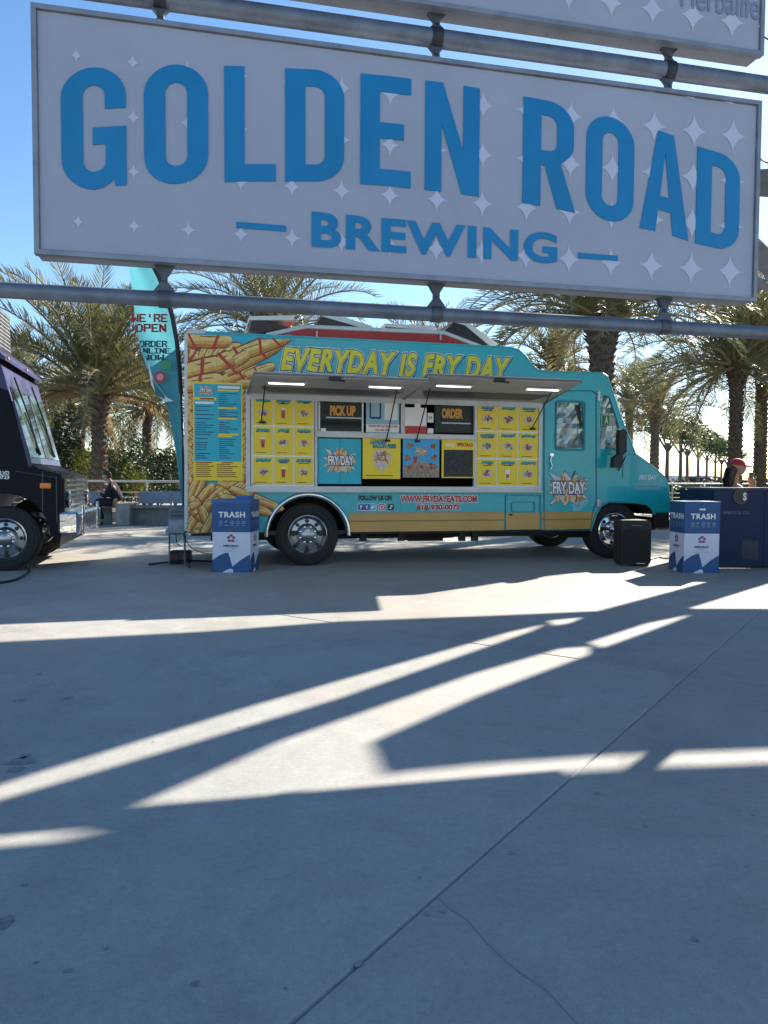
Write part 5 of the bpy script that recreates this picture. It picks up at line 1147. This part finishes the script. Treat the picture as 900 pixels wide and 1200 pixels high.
palm_px(738, 38, 470, .20, .85, 50, 'far palm seen through the gap beside the cab windscreen', 8, near=False, straw=.3, elmin=-20)
palm_px(864, 21, 428, .165, 1.05, 60, 'tall palm with bushy crown behind the person in the red cap', 9, straw=.0, elmin=-32)
palm_px(894, 24, 420, .17, 1.05, 54, 'tall palm cut by the right picture edge', 10, straw=.05, elmin=-25)
palm(-1.3, 17.0, 2.3, .2, .72, 50, 'added short palm hidden behind the tail half of the food truck', 11, near=False)  # this and the next palm are added unseen to streak the paving with shade
palm(1.6, 17.5, 2.3, .2, .72, 50, 'added short palm hidden behind the cab half of the food truck', 14, near=False)
palm_px(18, 30, 455, .22, .95, 56, 'palm showing only a few fronds above the black van windscreen', 12, near=False)
palm_px(505, 26, 440, .22, .9, 46, 'palm hidden behind the middle of the food truck roof', 13, near=False)
# palms that stand out of the picture to the right and shade the far paving
for i, (x, y, h) in enumerate(((13.2, 20, 5.0), (17.5, 23.5, 5.2))):
    palm(x, y, h, .2, 1.0, 44, ('nearer palm standing beyond the right picture edge', 'farther palm standing beyond the right picture edge')[i], 30 + i, near=False)

# ================================================================== leafy masses
def leaves(mb, c, rad, n, size, r, m, core=None):
    c = Vector(c)
    lumps = [(Vector((r.gauss(0, .42), r.gauss(0, .42), r.gauss(0, .42))), r.uniform(.35, .6)) for _ in range(16)]
    for i in range(n):
        lc, lr = r.choice(lumps); v = Vector((r.gauss(0, 1), r.gauss(0, 1), r.gauss(0, 1))).normalized() * lr * r.uniform(.7, 1.0)
        p = lc + v
        if p.length > 1.15: p = p.normalized() * r.uniform(.9, 1.15)
        p = Vector((c.x + p.x * rad[0], c.y + p.y * rad[1], max(.02, c.z + p.z * rad[2])))
        a = Vector((r.gauss(0, 1), r.gauss(0, 1), r.gauss(0, .7))).normalized() * size * r.uniform(.6, 1.3); b = a.orthogonal().normalized() * size * .4
        mb.add([p - a * .5, p + b * .5, p + a * .5, p - b * .5], [(0, 1, 2, 3)], m)
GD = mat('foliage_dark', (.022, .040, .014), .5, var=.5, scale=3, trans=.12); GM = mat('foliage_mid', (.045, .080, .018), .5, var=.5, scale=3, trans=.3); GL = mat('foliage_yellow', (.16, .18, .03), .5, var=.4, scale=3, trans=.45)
def shrub(px, py_c, dep, rx, rz, m, n, label, seed, size=.12, cat='shrub', name='shrub'):
    p = at(px, py_c, dep); r = random.Random(seed); t = empty(name, (p.x, p.y, 0), 0, label=label, cat=cat)
    s = MB(); leaves(s, (0, 0, max(rz * .8, p.z)), (rx, rx * .8, rz), n, size, r, m); s.build('foliage', m, t)
    s = MB()
    for k in range(4): a = r.uniform(0, 6.28); s.tube([(0, 0, 0), (rx * .3 * math.cos(a), rx * .3 * math.sin(a), p.z * .6), (rx * .6 * math.cos(a), rx * .6 * math.sin(a), p.z)], .03, seg=5)
    s.build('stem', TRUNK, t)
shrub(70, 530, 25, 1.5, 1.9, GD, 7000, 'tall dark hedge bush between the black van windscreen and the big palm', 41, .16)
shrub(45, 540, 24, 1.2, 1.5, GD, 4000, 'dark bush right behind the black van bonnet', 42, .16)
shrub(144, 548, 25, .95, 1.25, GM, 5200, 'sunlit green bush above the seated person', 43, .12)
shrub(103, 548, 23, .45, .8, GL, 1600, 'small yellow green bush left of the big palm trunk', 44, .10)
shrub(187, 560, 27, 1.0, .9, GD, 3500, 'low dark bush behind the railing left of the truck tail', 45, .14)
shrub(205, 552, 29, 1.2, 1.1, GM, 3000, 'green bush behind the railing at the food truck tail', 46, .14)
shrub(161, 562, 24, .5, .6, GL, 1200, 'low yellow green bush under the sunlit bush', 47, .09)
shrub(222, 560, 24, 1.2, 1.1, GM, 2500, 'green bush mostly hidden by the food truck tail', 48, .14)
def hedge(x0, x1, y, h, label, seed, m, n):
    r = random.Random(seed); s = MB()
    for i in range(n):
        p = Vector((r.uniform(x0, x1), y + r.uniform(-.5, .5), h * (r.uniform(0.02, 1) ** .7) * (1 + .08 * math.sin(i * .01))))
        a = Vector((r.gauss(0, 1), r.gauss(0, 1), r.gauss(0, .7))).normalized() * .11 * r.uniform(.6, 1.3); b = a.orthogonal().normalized() * .05
        s.add([p - a, p + b, p + a, p - b], [(0, 1, 2, 3)])
    tag(s.build('hedge', m), label, 'hedge')
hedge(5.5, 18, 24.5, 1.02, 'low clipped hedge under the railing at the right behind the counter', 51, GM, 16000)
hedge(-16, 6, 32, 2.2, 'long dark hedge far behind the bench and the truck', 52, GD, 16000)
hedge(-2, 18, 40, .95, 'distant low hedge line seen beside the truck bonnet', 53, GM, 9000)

# avenue of round-headed trees going away on the right
def avenue():
    r = random.Random(9); s = MB()
    lc = (0, 0, 0); leaves(s, lc, (1.45, 1.45, .95), 1300, .24, r, GM); o = s.build('crown', GD); me = o.data; bpy.data.objects.remove(o)
    s = MB(); s.tube([(0, 0, 0), (.02, 0, 1.6), (0, .03, 3.0)], [.13, .10, .08], seg=7)
    for k in range(4): a = k * 1.6; s.tube([(0, 0, 2.5), (.5 * math.cos(a), .5 * math.sin(a), 3.3)], .05, seg=5)
    o = s.build('trunk', TRUNK); tm = o.data; bpy.data.objects.remove(o)
    names = ['first and nearest', 'second', 'third', 'fourth', 'fifth', 'sixth', 'seventh', 'eighth', 'ninth']
    for i, (px, dep, py) in enumerate(((783, 40, 505), (798, 44, 509), (806, 49, 514), (819, 55, 519), (829, 62, 524), (839, 70, 528), (846, 80, 531), (853, 92, 534), (860, 106, 537))):
        p = at(px, py, dep); t = empty('street_tree', (p.x, p.y, 0), 0, label='%s tree of the receding row of round crowned trees right of the truck' % names[i], cat='tree', group='row of round crowned trees going away')
        k = p.z / 3.6
        for nm, m_ in (('crown', me), ('trunk', tm)):
            q = bpy.data.objects.new(nm, m_); C.objects.link(q); q.parent = t; q.scale = (k, k, k) if nm == 'trunk' else (k * 1.05, k * 1.05, k * r.uniform(.9, 1.1)); q.rotation_euler = (0, 0, r.uniform(0, 6))
            if nm == 'crown': q.location = (0, 0, p.z)
avenue()
def far():
    r = random.Random(4); s = MB()
    for i in range(16000):
        x = r.uniform(-130, 190); base = 3.2 + 1.6 * math.sin(x * .11) + 1.2 * math.sin(x * .31 + 1); 
        if x > 5: base *= .35
        z = base * r.random() ** .6; p = Vector((x, 150 + r.uniform(-6, 6), max(.1, z))); a = Vector((r.gauss(0, 1), r.gauss(0, 1), r.gauss(0, .6))).normalized() * .7; b = a.orthogonal().normalized() * .4
        s.add([p - a, p + b, p + a, p - b], [(0, 1, 2, 3)])
    tag(s.build('far_trees', GD), 'low distant line of trees along the horizon', 'trees', kind='stuff')
    s = MB(); N = 90; vs = []
    for i in range(N + 1):
        x = -900 + 1900 * i / N; h = 5 + 3.5 * math.sin(i * .33) + 2 * math.sin(i * .9 + 2) + 1.5 * math.sin(i * 2.1)
        vs += [(x, 980, -2), (x, 1000, max(1, h)), (x, 1080, -2)]
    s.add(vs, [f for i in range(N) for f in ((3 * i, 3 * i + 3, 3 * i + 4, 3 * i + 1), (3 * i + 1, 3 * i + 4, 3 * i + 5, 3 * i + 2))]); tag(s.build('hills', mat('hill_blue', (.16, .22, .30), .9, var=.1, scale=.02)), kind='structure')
far()
# ================================================================== railing, seat, low wall
def rail():
    a = at(-60, 566, 19.5); b = at(960, 569, 24.5); L_ = (b - a).length; yaw = math.atan2(b.y - a.y, b.x - a.x)
    t = empty('railing', (a.x, a.y, 0), yaw, label='pale steel railing running behind the bench, the truck and the counter', cat='railing')
    PM = mat('rail_paint', (.50, .51, .50), .4, var=.12)
    for z, r_ in ((1.04, .028), (.74, .010), (.60, .010), (.46, .010), (.32, .010), (.18, .012)):
        s = MB(); s.tube([(-6, 0, z), (L_ + 6, 0, z)], r_, seg=8); s.build('rail', PM, t)
    p0 = None; n = int((L_ + 12) / 1.0)
    for i in range(n + 1):
        if p0 is None: s = MB(); s.box(-.022, .022, -.012, .012, 0, 1.04); p0 = s.build('post', PM, t); o = p0
        else: o = p0.copy(); C.objects.link(o)
        o.location = (-6 + i * 1.0, 0, 0)
rail()
def bench():
    F = Frame(at(100, 600, 17.6).xy.to_3d(), R(3))
    F.o.z = 0; X = lambda px, py, y=0.: F.xz(px, py, y)
    t = empty('concrete_bench', F.o, R(3), label='long low bench with grey back panels and a concrete end block left of the truck', cat='bench')
    SC = mat('bench_concrete', (.36, .34, .31), .8, var=.15, scale=4, bump=.3, dirt=.3); SM = mat('bench_seat', (.22, .22, .22), .6, var=.15); PB_ = mat('panel_grey', (.26, .31, .38), .5, var=.1, scale=2)
    x0, x1, x2 = X(90, 595)[0], X(137, 595)[0], X(225, 595)[0]
    s = MB(); s.box(x1 + .02, x2, 0, .5, .40, .46, b=.01); s.build('seat', SM, t)
    s = MB(); s.box(x0 - 1.5, x1 - .02, 0, .5, .40, .46, b=.01); s.build('seat', SM, t)
    s = MB(); a = X(153, 612); s.box(x1, a[0], -.12, .62, 0, .52, b=.015); s.build('end_block', SC, t)
    s = MB(); s.box(x1 + .25, x2 - .1, .2, .3, 0, .39); s.box(x0 - 1.3, x1 - .2, .2, .3, 0, .39); s.build('support', SM, t)
    for l, r_ in ((163, 181.5), (182.5, 201.5), (202.5, 222), (104, 124)):
        a, b = X(l, 594, .6), X(r_, 579, .6); s = MB(); s.box(a[0], b[0], .58, .64, .50, .80, b=.008); s.build('back_panel', PB_, t)
    F2 = Frame(F.o + Vector((0, 1.6, 0)), R(3)); t2 = empty('low_wall', F2.o, R(3), label='low pale concrete kerb wall on the ground behind the bench', cat='low wall')
    s = MB(); s.box(-3, 4.2, 0, .25, 0, .22, b=.012); s.build('wall', SC, t2)
    s = MB(); s.box(-3.02, 4.22, -.02, .27, .222, .26, b=.01); s.build('coping', SC, t2)
bench()
# ================================================================== people
def skinned(name, nodes, links, m, parent=None, root=None, sub=2):
    keys = list(nodes); idx = {k: i for i, k in enumerate(keys)}
    me = bpy.data.meshes.new(name); me.from_pydata([nodes[k][0] for k in keys], [(idx[a], idx[b]) for a, b in links], []); me.materials.append(m)
    o = bpy.data.objects.new(name, me); C.objects.link(o); sk = o.modifiers.new('skin', 'SKIN'); sk.use_smooth_shade = True
    lay = me.skin_vertices[0].data if me.skin_vertices else None
    if lay is None:
        bm = bmesh.new(); bm.from_mesh(me); bm.verts.layers.skin.verify(); bm.to_mesh(me); bm.free(); lay = me.skin_vertices[0].data
    for k in keys:
        r = nodes[k][1]; lay[idx[k]].radius = r if isinstance(r, tuple) else (r, r); lay[idx[k]].use_root = (k == (root or keys[0]))
    su = o.modifiers.new('sub', 'SUBSURF'); su.levels = su.render_levels = sub
    if parent: o.parent = parent
    return o
SKIN = mat('skin', (.50, .27, .17), .5, var=.06, scale=20); HAIR = mat('dark_hair', (.045, .024, .016), .45, var=.4, scale=60, streak=.15); CLB = mat('black_cloth', (.012, .012, .015), .8, var=.3, scale=20)
def hand(nodes, links, wrist, d, up, r, nm):
    """five fingers rooted in a palm; d points along the hand, up towards the thumb"""
    w_ = Vector(wrist); d = Vector(d).normalized(); up = Vector(up); up = (up - d * up.dot(d)).normalized(); n = d.cross(up)
    nodes[nm + 'palm'] = (tuple(w_ + d * .05), (.035 * r, .016)); links.append((nm, nm + 'palm'))
    for i, (o, l) in enumerate(((.03, .070), (.010, .080), (-.010, .075), (-.03, .058))):
        a = w_ + d * .09 + up * o; b = a + d * l * .55 + n * .012; c = b + (d * .6 + n * .8).normalized() * l * .45
        for j, (q, rr) in enumerate(((a, .010), (b, .0085), (c, .007))): nodes['%sf%d%d' % (nm, i, j)] = (tuple(q), rr)
        links += [(nm + 'palm', '%sf%d0' % (nm, i)), ('%sf%d0' % (nm, i), '%sf%d1' % (nm, i)), ('%sf%d1' % (nm, i), '%sf%d2' % (nm, i))]
    a = w_ + d * .035 + up * .035; b = a + (d * .7 + up * .7 + n * .3).normalized() * .045
    nodes[nm + 't0'] = (tuple(a), .012); nodes[nm + 't1'] = (tuple(b), .009); links += [(nm + 'palm', nm + 't0'), (nm + 't0', nm + 't1')]
def head(o, parent, face, hz, s=1.0):
    """ovoid skull with brow, nose, lips, chin, eyes and ears; face = yaw it looks along (+x when 0)"""
    bm = bmesh.new(); bmesh.ops.create_icosphere(bm, subdivisions=4, radius=1)
    for v in bm.verts:
        x, y, z = v.co; jaw = max(0, -z); X = x * .098; Y = y * .076 * (1 - .28 * jaw ** 1.4); Zz = z * .118
        if x > 0:
            X *= 1 - .10 * max(0, z - .4); X += .006 * math.exp(-((z + .78) / .18) ** 2) * math.exp(-(y / .35) ** 2)
            X += .024 * math.exp(-((z + .16) / .15) ** 2) * math.exp(-(y / .16) ** 2) + .010 * math.exp(-((z - .08) / .16) ** 2) * math.exp(-(y / .12) ** 2)
            X += .007 * math.exp(-((z + .46) / .07) ** 2) * math.exp(-(y / .28) ** 2) + .005 * math.exp(-((z - .26) / .08) ** 2)
            X -= .010 * math.exp(-((z - .06) / .12) ** 2) * math.exp(-((abs(y) - .36) / .16) ** 2)
        elif z < 0: X *= 1 - .35 * jaw
        v.co = Vector((X, Y, Zz)) * s
    mb = MB(); M = Matrix.Translation((o[0], o[1], o[2])) @ Matrix.Rotation(face, 4, 'Z'); mb.bm(bm, None, M)
    h = mb.build('head', SKIN, parent, smooth=True)
    e = MB()
    for sd in (-1, 1):
        b2 = bmesh.new(); bmesh.ops.create_icosphere(b2, subdivisions=2, radius=.011 * s); e.bm(b2, WHITE, M @ Matrix.Translation((.084 * s, sd * .029 * s, .008 * s)))
        b2 = bmesh.new(); bmesh.ops.create_icosphere(b2, subdivisions=1, radius=.0055 * s); e.bm(b2, HAIR, M @ Matrix.Translation((.0925 * s, sd * .029 * s, .008 * s)))
    e.build('eye', None, h)
    e = MB()
    for sd in (-1, 1):
        b2 = bmesh.new(); bmesh.ops.create_icosphere(b2, subdivisions=2, radius=1); e.bm(b2, SKIN, M @ Matrix.Translation((-.008 * s, sd * .077 * s, -.005 * s)) @ Matrix.Diagonal((.017 * s, .008 * s, .030 * s, 1)))
    e.build('ear', None, h)
    e = MB(); e.add([M @ Vector(v) for v in ((.099 * s, -.018 * s, -.056 * s), (.103 * s, 0, -.052 * s), (.099 * s, .018 * s, -.056 * s), (.102 * s, 0, -.062 * s))], [(0, 1, 2, 3)]); e.build('lips', mat('lip', (.35, .10, .08), .5), h)
    return h
def woman():
    p = at(864, 548, 10.7); hz = p.z                       # eye line of the head
    t = empty('person', (p.x, p.y, 0), R(-8), label='seated person in a red cap with long dark hair behind the counter', cat='person')
    sh = hz - .27; hip = .56
    N = {'pelvis': ((-.08, 0, hip), (.16, .13)), 'waist': ((-.07, 0, hip + .16), (.12, .10)), 'chest': ((-.05, 0, sh - .09), (.14, .115)), 'neck0': ((-.03, 0, sh + .03), .06), 'neck': ((-.012, 0, sh + .10), .042), 'skull': ((-.015, 0, hz - .02), .045),
         'shL': ((-.04, .16, sh - .01), .055), 'elL': ((.10, .24, sh - .22), .042), 'wrL': ((.22, .10, sh - .02), .028), 'shR': ((-.04, -.16, sh - .01), .055), 'elR': ((.12, -.25, sh - .16), .042), 'wrR': ((.20, -.12, sh + .06), .027),
         'hpL': ((-.06, .10, hip - .01), .085), 'knL': ((.38, .13, hip + .0), .06), 'anL': ((.36, .13, .14), .04), 'toL': ((.50, .14, .07), .035), 'hpR': ((-.06, -.10, hip - .01), .085), 'knR': ((.38, -.13, hip), .06), 'anR': ((.36, -.13, .14), .04), 'toR': ((.50, -.14, .07), .035)}
    E = [('pelvis', 'waist'), ('waist', 'chest'), ('chest', 'neck0'), ('neck0', 'neck'), ('neck', 'skull'), ('chest', 'shL'), ('shL', 'elL'), ('elL', 'wrL'), ('chest', 'shR'), ('shR', 'elR'), ('elR', 'wrR'), ('pelvis', 'hpL'), ('hpL', 'knL'), ('knL', 'anL'), ('anL', 'toL'), ('pelvis', 'hpR'), ('hpR', 'knR'), ('knR', 'anR'), ('anR', 'toR')]
    hand(N, E, N['wrL'][0], (-.1, -.3, .9), (1, 0, 0), 1, 'wrL'); hand(N, E, N['wrR'][0], (-.35, .55, .6), (.6, 0, .6), 1, 'wrR')
    skinned('body', N, E, SKIN, t, 'pelvis', 2)
    head((.015, 0, hz), t, 0, hz)
    Tn = {'a': ((-.08, 0, hip - .02), (.175, .145)), 'b': ((-.07, 0, hip + .16), (.135, .115)), 'c': ((-.055, 0, sh - .13), (.152, .125)), 'd': ((-.05, 0, sh - .05), (.13, .09))}
    skinned('tank_top', Tn, [('a', 'b'), ('b', 'c'), ('c', 'd')], mat('white_cloth', (.62, .60, .60), .8, var=.1), t)
    for k, y in (('L', .11), ('R', -.11)): skinned('trouser_leg', {'a': ((-.1, y, hip), .10), 'b': ((.38, y * 1.2, hip + .0), .075), 'c': ((.36, y * 1.2, .18), .058)}, [('a', 'b'), ('b', 'c')], mat('denim', (.05, .08, .16), .8, var=.2, scale=30), t)
    hr = {'a': ((-.025, 0, hz + .03), (.085, .085)), 'b': ((-.055, 0, hz - .05), (.075, .062)), 'c': ((-.085, 0, hz - .15), (.07, .05)), 'd': ((-.12, .01, hz - .28), (.075, .045)), 'e': ((-.155, .01, hz - .42), (.055, .035)), 'f': ((-.17, .01, hz - .54), (.02, .015))}
    skinned('hair', hr, list(zip('abcde', 'bcdef')), HAIR, t)
    s = MB()
    for i in range(60):
        a = rnd.uniform(-1.3, 1.3); x = -.08 - .05 * math.cos(a) + rnd.uniform(-.02, .02); y = .10 * math.sin(a); l = rnd.uniform(.25, .5)
        s.tube([(x, y, hz), (x - .03, y * 1.1, hz - l * .5), (x - .05 + rnd.uniform(-.03, .03), y, hz - l)], [.006, .007, .002], seg=3)
    s.build('hair_strand', HAIR, t)
    RC = mat('cap_red', (.42, .012, .02), .7, var=.1); bm = bmesh.new(); bmesh.ops.create_uvsphere(bm, u_segments=24, v_segments=12, radius=1)
    bmesh.ops.delete(bm, geom=[v for v in bm.verts if v.co.z < -.12], context='VERTS'); c = MB(); c.bm(bm, None, Matrix.Translation((.0, 0, hz + .035)) @ Matrix.Rotation(R(6), 4, 'Y') @ Matrix.Diagonal((.112, .093, .100, 1)))
    cp = c.build('cap', RC, t, smooth=True)
    b = MB(); pts = [(.07, -.075)] + [(.08 + .12 * math.cos(R(k)), .075 * math.sin(R(k))) for k in range(-80, 81, 16)] + [(.07, .075)]
    vs = [(x, y, hz + .042 - (x - .08) * .22 - (y / .08) ** 2 * .014 + dz) for dz in (-.008, .010) for x, y in pts]; n = len(pts)
    b.add(vs, [tuple(range(n)), tuple(range(2 * n - 1, n - 1, -1))] + [(i, (i + 1) % n, n + (i + 1) % n, n + i) for i in range(n)]); b.build('visor', RC, cp)
    b = MB(); b.lathe([(.001, .006), (.008, .004), (.009, 0)], (0, 0, hz + .133), 'z', seg=10); b.build('button', RC, cp)
    # drink in the hands
    cup = empty('drink_cup', (0, 0, 0), 0, label='small clear cup held up to the mouth of the person in the red cap', cat='cup'); M = Matrix.Translation((p.x, p.y, 0)) @ Matrix.Rotation(R(-8), 4, 'Z')
    cup.location = M @ Vector((.19, -.02, sh + .10)); c = MB(); c.lathe([(.001, 0), (.026, 0), (.034, .10), (.036, .10), (.030, -.003), (.001, -.003)], (0, 0, 0), 'z', seg=16); c.build('cup_wall', mat('cup_amber', (.16, .08, .03), .2), cup, smooth=R(40))
    st = empty('bar_stool', M @ Vector((-.06, 0, 0)), 0, label='dark stool under the person in the red cap', cat='stool'); c = MB(); c.lathe([(.001, .40), (.17, .40), (.185, .42), (.17, .445), (.001, .45)], (0, 0, 0), 'z', seg=20); c.build('seat', BLKP, st)
    for k in range(4): a = k * 1.571 + .78; c = MB(); c.tube([(.12 * math.cos(a), .12 * math.sin(a), .40), (.18 * math.cos(a), .18 * math.sin(a), 0)], .012, seg=6); c.build('leg', BLKP, st)
woman()
def man():
    p = at(133, 600, 17.75); t = empty('person', (p.x, p.y, 0), R(180 + 4), label='person in black clothes sitting sideways on the bench left of the truck', cat='person')
    hip = .53; sh = .96; hz = 1.17
    N = {'pelvis': ((-.10, 0, hip), (.15, .125)), 'waist': ((-.07, 0, hip + .2), (.13, .11)), 'chest': ((-.01, 0, sh - .10), (.165, .13)), 'neck0': ((.05, 0, sh + .03), .075), 'neck': ((.09, 0, sh + .09), .055), 'skull': ((.12, 0, hz - .04), .065),
         'shL': ((.0, .19, sh - .02), .068), 'elL': ((.12, .25, sh - .28), .05), 'wrL': ((.30, .08, sh - .20), .032), 'shR': ((.0, -.19, sh - .02), .068), 'elR': ((.12, -.25, sh - .28), .05), 'wrR': ((.30, -.06, sh - .22), .032),
         'hpL': ((-.06, .10, hip - .01), .095), 'knL': ((.36, .14, hip + .04), .07), 'anL': ((.22, .13, .12), .045), 'toL': ((.36, .14, .05), .04), 'hpR': ((-.06, -.10, hip - .01), .095), 'knR': ((.40, -.13, hip + .04), .07), 'anR': ((.30, -.13, .12), .045), 'toR': ((.44, -.14, .05), .04)}
    E = [('pelvis', 'waist'), ('waist', 'chest'), ('chest', 'neck0'), ('neck0', 'neck'), ('neck', 'skull'), ('chest', 'shL'), ('shL', 'elL'), ('elL', 'wrL'), ('chest', 'shR'), ('shR', 'elR'), ('elR', 'wrR'), ('pelvis', 'hpL'), ('hpL', 'knL'), ('knL', 'anL'), ('anL', 'toL'), ('pelvis', 'hpR'), ('hpR', 'knR'), ('knR', 'anR'), ('anR', 'toR')]
    hand(N, E, N['wrL'][0], (.6, -.5, .2), (0, 0, 1), 1, 'wrL'); hand(N, E, N['wrR'][0], (.6, .5, .2), (0, 0, 1), 1, 'wrR')
    skinned('body', N, E, SKIN, t, 'pelvis', 2); head((.15, 0, hz), t, 0, hz)
    big = lambda k, f: (N[k][0], tuple(q * f for q in N[k][1]) if isinstance(N[k][1], tuple) else N[k][1] * f)
    J = {k: big(k, 1.30 if k in ('pelvis', 'waist') else 1.16) for k in ('pelvis', 'waist', 'chest', 'shL', 'elL', 'shR', 'elR')}; J['neck0'] = (N['neck0'][0], .085)
    J['cuL'] = ((.27, .11, sh - .21), .042); J['cuR'] = ((.27, -.09, sh - .23), .042)
    skinned('jacket', J, [('pelvis', 'waist'), ('waist', 'chest'), ('chest', 'neck0'), ('chest', 'shL'), ('shL', 'elL'), ('elL', 'cuL'), ('chest', 'shR'), ('shR', 'elR'), ('elR', 'cuR')], CLB, t, 'pelvis')
    for s_ in 'LR': skinned('trouser_leg', {'a': big('hp' + s_, 1.3), 'b': big('kn' + s_, 1.25), 'c': big('an' + s_, 1.4)}, [('a', 'b'), ('b', 'c')], CLB, t); skinned('shoe', {'a': (Vector(N['an' + s_][0]) - Vector((.03, 0, .07)), .05), 'b': (N['to' + s_][0], .048)}, [('a', 'b')], BLKP, t)
    bm = bmesh.new(); bmesh.ops.create_uvsphere(bm, u_segments=20, v_segments=12, radius=1); bmesh.ops.delete(bm, geom=[v for v in bm.verts if v.co.z < -.25 and v.co.x > -.2], context='VERTS')
    c = MB(); c.bm(bm, None, Matrix.Translation((.14, 0, hz + .02)) @ Matrix.Diagonal((.108, .088, .112, 1))); c.build('hair', HAIR, t, smooth=True)
man()
